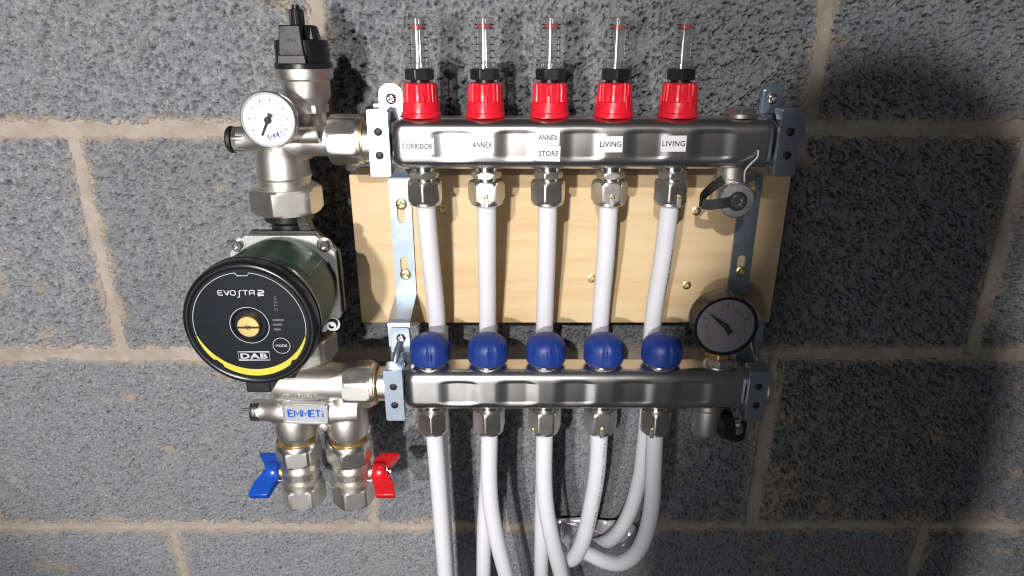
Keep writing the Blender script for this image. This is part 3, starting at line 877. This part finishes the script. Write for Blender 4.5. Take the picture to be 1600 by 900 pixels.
# ------------------------------------------------------------------ upper fitting: cross body, air vent, thermometer
VX, PXX = -161.5, -187.0
uf = thing('air_vent_fitting', 'nickel cross fitting with a black-capped air vent and small white thermometer', 'pipe fitting', (PXX, -UD, 103))
b_ = MB()
b_.lathe([(13.2, -146), (13.2, -160), (15.5, -164), (17.0, -172), (16.5, -190), (13, -200), (10.5, -203), (10.3, -219)], (0, -UD, 162), (1, 0, 0), 44)
b_.lathe([(20.8, 122), (21.0, 131), (21.9, 132), (22.0, 134.5), (21.0, 136), (20.6, 148), (18.6, 155), (15.5, 166), (12.5, 176), (8, 178)], (PXX, -UD, 0), n=48)
b_.lathe([(10.0, 168), (9.6, 184)], (VX, -UD, 0), n=32)
b_.lathe([(6.6, 0), (6.6, 33), (6.0, 34), (3.4, 34), (3.2, 31), (.2, 31)], (PXX + 3, -UD - 17, 168), (1, 0, 0), 28)
obj('cross_body', b_, 'nickel_cast', uf, 40)
obj('union_nut', MB().hexnut(29.5, 103, 124.5, (PXX, -UD, 0), (0, 0, 1), .42, 3.5).lathe([(25, 123.5), (23.6, 126), (21, 126.5)], (PXX, -UD, 0), n=48), 'nickel_cast', uf)
obj('union_nut', MB().hexnut(20.6, -145, -122.5, (0, -UD, 162), (1, 0, 0), .5, 3.0, 8).lathe([(19, -123), (18.6, -119.5), (16.6, -118.6)], (0, -UD, 162), (1, 0, 0), 44), 'nickel', uf)
obj('seal_ring', MB().lathe([(17.2, -121), (17.2, -118.3), (15, -118.1)], (0, -UD, 162), (1, 0, 0), 40), 'brass', uf)
obj('nipple', MB().hexnut(12.8, -118.2, -110, (0, -UD, 162), (1, 0, 0), .2, 1.2), 'nickel', uf)
pl = obj('side_plug', MB().hexnut(11.2, -223, -213, (0, -UD, 162), (1, 0, 0), .3, 1.0), 'nickel', uf)
obj('seal', MB().lathe([(9, -224), (10.6, -224), (10.8, -226.5), (9.5, -228), (4, -228.4)], (0, -UD, 162), (1, 0, 0), 32), 'black_rubber', pl)
# air vent
vent = obj('air_vent', MB().lathe([(9.4, 181), (9.6, 183), (15.0, 184), (15.2, 190), (17.6, 194), (18.4, 196), (18.6, 207.5), (21.2, 209), (21.6, 211), (21.6, 216.5), (20, 217.2)], (VX, -UD, 0), n=56), 'nickel_cast', uf, 30)
obj('hex_flat', MB().hexnut(16.4, 183.2, 190, (VX, -UD, 0), (0, 0, 1), .1, 1), 'nickel_cast', vent)
vc = MB().lathe([(21.2, 216.4), (21.8, 217), (21.8, 220.5), (20.4, 221.4), (20.2, 234), (19.4, 237), (13.4, 238), (13.0, 246.0), (11.5, 247.5), (4, 248)], (VX, -UD, 0), n=56,
                rf=lambda an, r, k: r * (1.0 if k < 3 else (.965 if int(an / (2 * math.pi) * 56) % 7 < 2 and k < 6 else 1)))
obj('vent_cap', vc, 'black_plastic', vent, 30)
fp = MB().box((VX - 2.0, -UD - 15.5, 234.5), (20, 13, 26), taper=(.78, .62)).box((VX - 2.0, -UD - 17.5, 223.6), (22, 10, 7), taper=(.93, .9)).box((VX + 3, -UD + 1, 241), (20, 22, 12), taper=(.8, .8))
obj('cap_panel', fp, 'black_plastic', vent, bevel=.9)
lettering('embossing', 'OPEN', 'black_gloss', vent, (VX - 2.0, -UD - 21.2, 237), 8, 2.4, thick=.25)
obj('vent_screw', MB().lathe([(5.3, 246), (5.6, 250), (5.5, 257.4), (4.6, 258.8), (3, 259.3), (2.6, 262), (.2, 262.2)], (VX - 1.5, -UD, 0), n=48,
    rf=lambda an, r, k: r - (.7 if 1 <= k <= 2 and int(an / (2 * math.pi) * 48) % 6 in (0, 1) else 0)), 'black_plastic', vent, 30)
# thermometer
TD = 138.0
tc_ = at(418, 188, TD)
th = obj('thermometer', MB().lathe([(6, -34), (6, -13), (17, -12), (19.3, -10.5), (19.8, -8), (19.8, -1.5), (19.4, -.6), (18.6, -.5), (18.2, -1.2)], tc_, (0, -1, 0), 64), 'dial_white', uf, loc=tc_)
obj('lens_rim', MB().lathe([(20.1, -9), (20.6, -7), (20.5, -1.2), (19.6, .2), (18.6, .3), (18.0, -.3)], tc_, (0, -1, 0), 64, close=False), 'clear', th, loc=tc_)
obj('dial', MB().lathe([(18.4, -1.6), (18.3, -1.25), (.2, -1.24)], tc_, (0, -1, 0), 56), 'dial_white', th, loc=tc_)
yT = tc_.y + 1.15
obj('scale_mark', dial_marks(tc_, yT, [-28, 3, 35, 78, 108, 140, 175, 212], 13.6, 14.9, .8), 'ink', th, loc=tc_)
obj('scale_mark', dial_marks(tc_, yT, [-28 + i * 5 for i in range(55)], 15.4, 16.2, .14), 'ink_grey', th, loc=tc_)
for wd, px, py in (('20', 398, 185), ('40', 410, 164), ('60', 434, 172), ('80', 441, 195)):
    q = at(px, py, TD - 1.1); lettering('lettering', wd, 'ink_grey', th, (q.x, yT, q.z), 2.7, 1.9)
q = at(432, 211, TD - 1.1); ca, sa = math.cos(.30), math.sin(.30)
strokes('emmeti', (q.x, yT, q.z), 12.6, 3.2, .62, 'ink_blue', th, .30)
tip = at(409, 212, TD) - tc_; tail = at(422, 178, TD) - tc_
def needle(c, tip, tail, w0, w1, y):
    d_ = Vector((tip.x, 0, tip.z)).normalized(); s_ = Vector((-d_.z, 0, d_.x))
    mb = MB(); tl_ = Vector((tail.x, 0, tail.z)); tp = Vector((tip.x, 0, tip.z))
    ring = [tp + s_ * w0, tp - s_ * w0, -s_ * w0 * 1.3, tl_ - s_ * w1, tl_ + s_ * w1, s_ * w0 * 1.3]
    mb.add([c + p + Vector((0, y, 0)) for p in ring] + [c + p + Vector((0, y - .4, 0)) for p in ring],
           [(0, 1, 2, 3, 4, 5), (11, 10, 9, 8, 7, 6)] + [(i, (i + 1) % 6, 6 + (i + 1) % 6, 6 + i) for i in range(6)])
    return mb
obj('needle', needle(tc_, tip, tail, .75, 1.9, .75).lathe([(2.5, -.9), (2.5, .3), (1.9, .9), (.3, 1.1)], tc_, (0, -1, 0), 24), 'ink', th, loc=tc_)

# ------------------------------------------------------------------ circulation pump
FD, BDp = 199.0, 118.0
pc = Vector((-187.5, -FD, 46.5))
pump = thing('circulation_pump', 'dark green circulation pump with a round black face and yellow crescent', 'pump', (pc.x, -UD, -2))
hb = MB()
hb.lathe([(20, 102.9), (20, 97), (15, 94), (15, 80)], (PXX, -UD, 0), n=36)
hb.lathe([(26, 66), (36, 74), (40, 84), (41, 100), (40, 109)], (pc.x, 0, pc.z), (0, -1, 0), 56)
hb.lathe([(15, 12), (15, 0), (20, -3), (20, -8)], (PXX, -UD, 0), n=36)
hb.box((PXX + 17, -100, 92), (8, 12, 20), (1, 0, .3), (-.3, 0, 1))
obj('housing', hb, 'cast_black', pump, 40)
# alloy flange plate with chamfered corners and four socket screws
def oct_(w, h, c): return [(-w + c, -h), (w - c, -h), (w, -h + c), (w, h - c), (w - c, h), (-w + c, h), (-w, h - c), (-w, -h + c)]
fl = plate2d(oct_(42.5, 42.5, 14), [], 7, (pc.x, -BDp + 5.5, pc.z))
flange = obj('flange', fl, 'alloy', pump, 30, 1.0)
obj('gasket_plate', plate2d(oct_(44.5, 44.5, 18), [], 5, (pc.x, -BDp + 12.0, pc.z)), 'cast_black', pump, 30, 1.0)
for sx in (-1, 1):
    for sz in (-1, 1):
        p = Vector((pc.x + sx * 35.2, -BDp + 2, pc.z + sz * 35.2))
        obj('socket_screw', MB().lathe([(6.3, 0), (6.3, .7), (4.6, .8), (4.6, 4.0), (4.1, 4.6), (2.5, 4.6), (2.3, 2.2), (.2, 2.2)], p, (0, -1, 0), 28), 'chrome', flange)
mo = MB().lathe([(40.5, BDp - 2), (41.2, BDp + 4), (43.4, BDp + 12), (44.2, 150), (44.6, 184)], (pc.x, 0, pc.z), (0, -1, 0), 80)
obj('motor_body', mo, 'pump_green', pump, 40)
# raised panel lines pressed into the green shell
gr = MB()
for (a0, a1, d0, d1) in ((.15, .95, 128, 168), (-1.25, -.35, 150, 172)):
    path = []
    for i in range(13): path.append((a0 + (a1 - a0) * i / 12, d1))
    for i in range(1, 9): path.append((a1, d1 + (d0 - d1) * i / 8))
    pts = [Vector((pc.x + (44.2 - (150 - min(dd_, 150)) * .02) * math.sin(a), -dd_, pc.z + (44.2 - (150 - min(dd_, 150)) * .02) * math.cos(a))) for a, dd_ in path]
    gr.tube(pts, .75, 8, sub=2)
obj('panel_ridge', gr, 'pump_green', pump, 50)
obj('rim', MB().lathe([(44.8, 181), (47.2, 182), (48.3, 184), (48.4, 188), (47.6, 188.6), (47.6, 189.8), (48.2, 190.4), (48.0, 195.5), (46.8, 198.4), (45.2, 199.4), (43.6, 199.2), (42.6, 198.2), (41.8, 197.6)], (pc.x, 0, pc.z), (0, -1, 0), 96, close=False), 'black_gloss', pump, 40)
face = obj('face_plate', MB().lathe([(42.4, 196), (42.3, 198), (13.0, 198.0), (11.2, 196.2), (.3, 196.0)], (pc.x, 0, pc.z), (0, -1, 0), 80), 'face_black', pump, 20)
yF = -198.2
def face_pt(px, py):
    q = at(px, py, 198); return (q.x - pc.x, q.z - pc.z)
O = (pc.x, pc.z)
def arc(r, a0, a1, n=60): return [(r * math.cos(math.radians(a0 + (a1 - a0) * i / n)), r * math.sin(math.radians(a0 + (a1 - a0) * i / n))) for i in range(n + 1)]
ln = MB()
ln.ribbon(arc(40.0, 98, 192, 50), .40, O, yF); ln.ribbon(arc(40.0, 82, -14, 50), .40, O, yF)
ln.ribbon(arc(40.0, 98, 97, 1) + [(-3.6, 37.6), (3.6, 37.6)] + arc(40.0, 83, 82, 1), .40, O, yF)
ln.ribbon(arc(13.9, 0, 360, 60)[:-1], .4, O, yF, True)
mc = face_pt(440, 540)
ln.ribbon([(mc[0] + p[0], mc[1] + p[1]) for p in circle(6.1, 40)], .4, O, yF, True)
obj('printed_line', ln, 'print_white', face)
cr = MB(); n = 60
ro, off, ri = 40.3, 6.6, 41.6
pts_o = arc(40.3, 190, 350, n); k = 0
vs = []
for i, (x, z) in enumerate(pts_o):
    a = math.radians(190 + 160 * i / n)
    t = math.sin(math.pi * i / n)
    w = 5.0 * t ** .8 + .15
    if 222 < math.degrees(a) < 234 or 310 < math.degrees(a) < 318: r_o = 40.3 - 1.3
    else: r_o = 40.3
    vs += [(pc.x + r_o * math.cos(a), yF, pc.z + r_o * math.sin(a)), (pc.x + (40.3 - w - .05) * math.cos(a), yF, pc.z + (40.3 - w - .05) * math.sin(a))]
cr.add(vs, [(2 * i, 2 * i + 1, 2 * i + 3, 2 * i + 2) for i in range(n)])
obj('yellow_crescent', cr, 'yellow_print', face)
# the maker's lettering as drawn strokes
a0 = face_pt(341, 461); a1 = face_pt(415, 461)
adv = (a1[0] - a0[0]) / 7.5; hgt = 3.5
lg = MB(); x = a0[0]
for ch in 'EVOSTA 2':
    if ch == ' ': x += adv * .35; continue
    wch = adv * (.80 if ch != '2' else .95)
    for poly in G[ch]:
        lg.ribbon([(x + p[0] * wch * .95, a0[1] + p[1] * hgt) for p in poly], .62 if ch != '2' else .95, O, yF)
    x += adv
obj('lettering', lg, 'print_white', face)
q = face_pt(397, 556)
bx_ = MB().ribbon([(q[0] + p[0], q[1] + p[1]) for p in ((-11.3, -3.3), (11.3, -3.3), (11.3, 3.3), (-11.3, 3.3))], .55, O, yF, True)
obj('printed_line', bx_, 'print_white', face)
lettering('lettering', 'DAB', 'print_white', face, (pc.x + q[0], yF, pc.z + q[1]), 19.5, 4.2, bold=.25)
lettering('lettering', 'MODE', 'print_white', face, (pc.x + mc[0], yF, pc.z + mc[1]), 8.2, 2.0, bold=.15)
lettering('lettering', 'STEP', 'print_dim', face, (pc.x + face_pt(431, 474)[0], yF, pc.z + face_pt(431, 474)[1]), 11, 2.4, (0.08, 0, 1), (-1, 0, .08))
led = MB()
for (px, py, w) in ((435, 500, 8), (434, 507, 6.4), (433.5, 514.5, 5)):
    p = face_pt(px, py); led.ribbon([(p[0] - w / 2, p[1]), (p[0] + w / 2, p[1])], 1.5, O, yF)
obj('level_mark', led, 'print_dim', face)
bs = obj('brass_screw', MB().lathe([(8.1, 195), (8.1, 200.4), (7.6, 201), (2.2, 201.1), (1.8, 200.2), (.2, 200.2)], (pc.x, 0, pc.z), (0, -1, 0), 48), 'brass', pump)
obj('slot', MB().box((pc.x, -201.15, pc.z - .4), (15.4, .3, 1.5)), 'ink', bs)
# connector block under the motor
cbk = at(409, 600, 170)
obj('cable_socket', MB().box((at(409, 606, 175).x, -168, -8), (19, 26, 20)).box((at(450, 590, 170).x, -166, -2), (16, 20, 13)), 'black_plastic', pump, bevel=1.2)

# ------------------------------------------------------------------ lower fitting with the maker's plate
lf = thing('mixing_valve_body', 'cast nickel valve body with a grey and blue name plate below the pump', 'valve body', (-175, -LD, -106))
LDd = 105.0
bb = MB()
bb.lathe([(12, -212), (17.5, -209), (18.5, -200), (18.5, -172), (17.6, -170), (17.6, -146)], (0, -LDd, -50), (1, 0, 0), 44)
bb.lathe([(10.2, -226), (10.2, -218), (12.5, -214), (13.2, -205), (13.2, -150), (11, -138)], (0, -LDd - 6, -76), (1, 0, 0), 40)
bb.box((-176, -LDd - 2, -66), (56, 22, 30))
for x in (-199, -151): bb.lathe([(14, -60), (16, -78), (18.4, -83), (18.8, -99), (17.6, -103), (12.5, -104)], (x, -LDd - 1, 0), n=44)
obj('body', bb, 'nickel_cast', lf, 40)
obj('union_nut', MB().hexnut(29.0, -32, -10, (PXX, -UD, 0), (0, 0, 1), .3, 3).lathe([(24, -31), (22, -40)], (PXX, -UD, 0), n=40), 'nickel_cast', lf)
obj('union_nut', MB().hexnut(21.5, -148, -124, (0, -LD, LZ), (1, 0, 0), .35, 3.2, 8).lathe([(19.5, -125), (19, -121.5), (16.8, -120.6)], (0, -LD, LZ), (1, 0, 0), 44), 'nickel', lf)
obj('seal_ring', MB().lathe([(17.6, -122.5), (17.6, -120.2), (15, -120.1)], (0, -LD, LZ), (1, 0, 0), 40), 'brass', lf)
obj('nipple', MB().hexnut(12.8, -120.2, -111, (0, -LD, LZ), (1, 0, 0), .2, 1.2), 'nickel', lf)
for x in (-199, -151):
    obj('tail_piece', MB().lathe([(12.6, -103), (12.6, -113)], (x, -LDd - 1, 0), n=36), 'nickel', lf)
sp = obj('sensor_port', MB().lathe([(10, -226), (10.2, -227), (10.2, -228), (9.2, -228.5), (10.2, -229), (10.2, -230.5), (9.2, -231), (10.2, -231.5), (10, -234), (6, -234.6)], (0, -LDd - 6, -76), (1, 0, 0), 36), 'chrome', lf, 25)
obj('pin', MB().lathe([(1.3, -234), (1.3, -243), (.8, -243.6)], (0, -LDd - 6, -75), (1, 0, 0), 14), 'chrome', sp)
npc = at(477, 647, LDd + 21)
tilt = -.02
nux = Vector((math.cos(tilt), 0, math.sin(tilt))); nuz = Vector((-math.sin(tilt), 0, math.cos(tilt)))
np_ = obj('name_plate', plate2d(rrect(39, 19, 3.2, 5), [], 6, npc + Vector((0, 3.2, 0)), nux, nuz), 'plate_grey', lf, 30, .8)
rimm = plate2d(rrect(39.4, 19.4, 3.3, 5), [rrect(36.6, 16.6, 2.4, 5)[::-1]], 1.0, npc + Vector((0, -.2, 0)), nux, nuz)
obj('plate_rim', rimm, 'nickel', np_, 30, .25)
strokes('emmeti', npc + Vector((.8, -.02, .4)), 31, 6.4, 1.3, 'ink_blue', np_, tilt)
lettering('embossing', 'L025 1 / BVABL W', 'nickel_cast', lf, (-186, -LDd - 18.3, -54), 34, 3.2, bold=.1, thick=.6)
obj('corner_boss', MB().lathe([(4.2, -10), (4.2, 1.2), (3.4, 1.6), (.2, 1.6)], at(505, 668, LDd + 14), (0, -1, 0), 20), 'nickel_cast', lf)

# ------------------------------------------------------------------ two isolating ball valves
def ball_valve(x, side, label, lever_mat):
    t = thing('ball_valve', label, 'valve', (x, -LDd - 1, -177), 'butterfly ball valves under the valve body')
    o = (x, -LDd - 1, 0)
    un = MB().lathe([(13.5, -113), (16.8, -110), (18.8, -109.2), (19.6, -110.6), (19.8, -114)], o, n=44).hexnut(21.4, -131, -113.6, o, (0, 0, 1), .2 if side < 0 else .35, 3.0)
    obj('union_nut', un, 'nickel', t)
    obj('seal_ring', MB().lathe([(12.7, -110.5), (15.4, -109.6), (16.6, -110.6), (15.6, -111.8)], o, n=40, close=False), 'brass', t)
    bd = MB().lathe([(14.5, -129), (14.8, -133), (16.6, -136), (17.2, -139), (18.0, -139.4), (18.0, -140.6), (17.2, -141), (17.2, -147), (15.6, -149.5), (15.6, -150.5), (18.4, -152.5), (18.8, -158)], o, n=48)
    obj('body', bd, 'nickel_cast', t, 30)
    obj('hex_end', MB().hexnut(21.0, -177, -157, o, (0, 0, 1), .1 if side < 0 else .3, 2.5), 'nickel_cast', t)
    lettering('embossing', 'PN 25', 'nickel_cast', t, (x + 2, -LDd - 18.8, -143), 10, 3, bold=.15, thick=.5)
    sz = -146.0
    obj('stem', MB().lathe([(5.6, 15), (5.6, 20.5), (4.4, 21), (4.4, 27)], (x, -LDd - 1, sz), (side, 0, 0), 24), 'brass' if side < 0 else 'nickel', t)
    hx_ = x + side * 22.5
    lv = MB().lathe([(8.6, -2), (9.4, -1), (9.4, 8), (8.4, 9.8), (5, 10.2)], (hx_, -LDd - 1, sz), (side, 0, 0), 36)
    # two wings of the lever, like a wing nut, one leaning forward and down, one back and up
    for tp_, dd_ in (((395, 776), 128), ((417, 710), 90)):
        tp = at(tp_[0], tp_[1], dd_); tip_v = Vector((0, tp.y + LDd + 1, tp.z - sz)); L_ = tip_v.length; wd = tip_v.normalized()
        c0 = Vector((hx_ + side * 4.5, -LDd - 1, sz)); tn = Vector((side, 0, 0)); nr = wd.cross(tn)
        stn = [(2, 0, 7.4, 6.8), (6, .6, 8.2, 6.0), (9, 2.2, 9.4, 5.2), (13, 4.6, 9.6, 4.8), (L_ - 1.5, 7.4, 9.2, 4.2), (L_ + .5, 7.6, 8.4, 3.4)]
        vs = []
        for (l, n_, hw, ht) in stn:
            c = c0 + wd * l + tn * n_
            vs += [c + tn * a * hw + nr * b * ht for a, b in ((-1, -1), (1, -1), (1, 1), (-1, 1))]
        lv.add(vs, [(k * 4 + i, k * 4 + (i + 1) % 4, (k + 1) * 4 + (i + 1) % 4, (k + 1) * 4 + i) for k in range(len(stn) - 1) for i in range(4)] + [(3, 2, 1, 0), tuple(len(stn) * 4 - 4 + i for i in range(4))])
    lever = obj('lever', lv, lever_mat, t, 45, 1.6, 3)
    obj('lever_nut', MB().hexnut(4.6, 9, 11.5, (hx_, -LDd - 1, sz), (side, 0, 0), 0, .6).lathe([(2.3, 11), (2.3, 14), (1.6, 14.6)], (hx_, -LDd - 1, sz), (side, 0, 0), 16), 'chrome', lever)
    obj('stop_pin', MB().tube([(x + side * 16, -LDd - 8, sz - 5), (x + side * 32, -LDd - 8, sz - 5)], 1.2, 10, sub=2), 'chrome', t)
ball_valve(-199.5, -1, 'nickel ball valve with a blue butterfly lever', 'blue_lever')
ball_valve(-151.5, 1, 'nickel ball valve with a red butterfly lever', 'red_lever')

# ------------------------------------------------------------------ white pipes
ROOM = ['CORRIDOR', 'left-hand ANNEX', 'ANNEX STORE', 'left-hand LIVING', 'right-hand LIVING']
def pipe(pts, label, group):
    b = Vector(pts[0])
    o = obj('white_pipe', MB().tube(pts, 7.9, 24), 'pipe_white', None, 60, loc=b)
    return tag(o, label, 'pipe', group)
mid_px = [683, 762, 851, 938, 1020]
tails = [
    [at(684, 620, 62), at(688, 700, 62), at(692, 780, 64), at(697, 860, 66), at(703, 960, 68)],
    [at(764, 640, 60), at(763, 720, 58), at(758, 800, 60), at(756, 860, 62), at(755, 960, 62)],
    [at(850, 640, 60), at(849, 720, 58), at(847, 800, 58), at(846, 860, 60), at(845, 960, 60)],
    [at(934, 640, 62), at(933, 720, 62), at(925, 780, 60), at(913, 830, 52), at(902, 850, 38), at(898, 856, 6)],
    [at(1012, 640, 62), at(1006, 700, 60), at(1000, 745, 58), at(986, 795, 54), at(966, 832, 46), at(945, 848, 36), at(926, 852, 24), at(916, 850, 6)]]
for i, x in enumerate(PX):
    m_ = at(mid_px[i], 505, 69)
    pts = [Vector((x, -UD, 121)), Vector((x, -UD, 108)), (Vector((x, -UD, 60)) * .55 + m_ * .45 + Vector((0, 0, 22))), m_] + tails[i]
    pts[2] = Vector((x * .55 + m_.x * .45, -84, 60))
    o = pipe(pts, 'white pipe leaving the upper bar under the ' + ROOM[i] + ' label', 'pipes from the upper bar')
    if i == 4: printed_u = (o, pts)
low = [
    [at(684, 740, 107), at(690, 820, 106), at(696, 900, 105), at(699, 960, 104)],
    [at(764, 740, 107), at(767, 790, 107), at(777, 845, 106), at(791, 900, 104), at(806, 960, 102)],
    [at(850, 740, 107), at(853, 790, 107), at(862, 840, 106), at(876, 895, 104), at(893, 960, 102)],
    [at(933, 735, 107), at(924, 790, 106), at(913, 838, 103), at(901, 866, 96), at(889, 874, 86), at(878, 864, 76), at(868, 852, 66), at(864, 846, 46), at(864, 846, 6)],
    [at(1021, 735, 107), at(1019, 785, 106), at(1010, 832, 102), at(994, 864, 95), at(970, 880, 86), at(945, 877, 76), at(921, 866, 66), at(906, 860, 50), at(900, 860, 6)]]
for i, x in enumerate(PX):
    pts = [Vector((x, -LD, -86)), Vector((x + .2, -LD, -101))] + low[i]
    o = pipe(pts, 'white pipe leaving the lower bar under the ' + ('first', 'second', 'third', 'fourth', 'fifth')[i] + ' blue cap from the left', 'pipes from the lower bar')
    if i == 3: printed = (o, pts)

def pipe_print(words, owner, pts, t0, t1, size, phi0, mat):
    """a line of small print wrapped along a pipe between path fractions t0 and t1"""
    tmp = MB().tube(pts, 1.0, 4, cap=False)
    ctr = [sum((tmp.v[4 * k + j] for j in range(4)), Vector()) / 4 for k in range(len(tmp.v) // 4)]
    L = [0.0]
    for a_, b_ in zip(ctr, ctr[1:]): L.append(L[-1] + (b_ - a_).length)
    def where(s_):
        k = 0
        while k < len(L) - 2 and L[k + 1] < s_: k += 1
        f = (s_ - L[k]) / (L[k + 1] - L[k]); t = (ctr[k + 1] - ctr[k]).normalized()
        p = ctr[k].lerp(ctr[k + 1], f); n1 = Vector((0, -1, 0)); n1 = (n1 - t * n1.dot(t)).normalized()
        return p, n1, t.cross(n1)
    cu = bpy.data.curves.new('words', 'FONT'); cu.body = words; cu.size = 10; cu.resolution_u = 1; cu.offset = .1
    tob = bpy.data.objects.new('words', cu); COL.objects.link(tob); me = tob.to_mesh()
    co = np.array([v.co[:] for v in me.vertices]); lo, hi = co.min(0), co.max(0)
    vs = []
    for c in co:
        p, n1, n2 = where(L[-1] * (t0 + (t1 - t0) * (c[0] - lo[0]) / (hi[0] - lo[0])))
        ph = phi0 - (c[1] / 10 - .35) * size / 7.9
        vs.append(p + (n1 * math.cos(ph) + n2 * math.sin(ph)) * 8.0)
    mb = MB().add(vs, [tuple(p.vertices) for p in me.polygons])
    tob.to_mesh_clear(); bpy.data.objects.remove(tob); bpy.data.curves.remove(cu)
    return obj('lettering', mb, mat, owner)
pipe_print('- 16x2 - PE-RT - 16x2 - PE-RT', printed[0], printed[1], .06, .42, 2.6, -.55, 'ink_grey')
pipe_print('16x2 PE-RT', printed_u[0], printed_u[1], .11, .21, 2.8, -.85, 'ink')

# ------------------------------------------------------------------ crumpled foil behind the pipes
fo = [(868, 814), (905, 811), (950, 813), (985, 815), (996, 826), (985, 852), (962, 878), (930, 884), (888, 876), (871, 848)]
cen = at(930, 845, 14)
rg = random.Random(5)
vs = []; rings = 5
for k in range(rings + 1):
    for j, (px, py) in enumerate(fo):
        t = 1 - k / rings
        p = at(px, py, 14)
        q = cen + (p - cen) * t + Vector((rg.uniform(-3, 3) * (k > 0), rg.uniform(-7, 7), rg.uniform(-3, 3) * (k > 0)))
        vs.append(q)
n = len(fo)
fs = []
for k in range(rings):
    for j in range(n):
        a, b, c, d = k * n + j, k * n + (j + 1) % n, (k + 1) * n + (j + 1) % n, (k + 1) * n + j
        fs += [(a, b, c), (a, c, d)]
foil = obj('foil_sheet', MB().add(vs, fs), 'foil', None, 12, loc=cen)
sol = foil.modifiers.new('thickness', 'SOLIDIFY'); sol.thickness = .0006
tag(foil, 'crumpled silver foil behind the curving white pipes at the bottom', 'foil')

# ------------------------------------------------------------------ the photographer, behind the camera: only the shadow is in the picture
def photographer():
    """head, neck, shoulders and trunk as one continuous lofted surface: (height, centre, half width, half depth)"""
    J = [(100, -66, 92, 70), (300, -66, 94, 75), (470, -67, 94, 75), (560, -68, 94, 72), (610, -69, 93, 66), (632, -69, 88, 60), (650, -67, 76, 56), (660, -64, 63, 58),
         (673, -61, 60, 66), (695, -60, 63, 72), (720, -60, 62, 72), (739, -60, 55, 64), (753, -60, 42, 50), (762, -60, 24, 30), (766, -60, 4, 5)]
    n = 32; mb = MB()
    vs = [Vector((c + w * math.cos(2 * math.pi * i / n), -1305 + d_ * math.sin(2 * math.pi * i / n), z)) for z, c, w, d_ in J for i in range(n)]
    fs = [(k * n + i, k * n + (i + 1) % n, (k + 1) * n + (i + 1) % n, (k + 1) * n + i) for k in range(len(J) - 1) for i in range(n)]
    mb.add(vs, fs + [tuple(range(n - 1, -1, -1)), tuple(range((len(J) - 1) * n, len(J) * n))])
    o = obj('person', mb, 'camera_black', None, 60, loc=(-66, -1305, 100))
    return tag(o, 'person in dark clothes whose shadow falls on the right of the wall', 'person')
photographer()
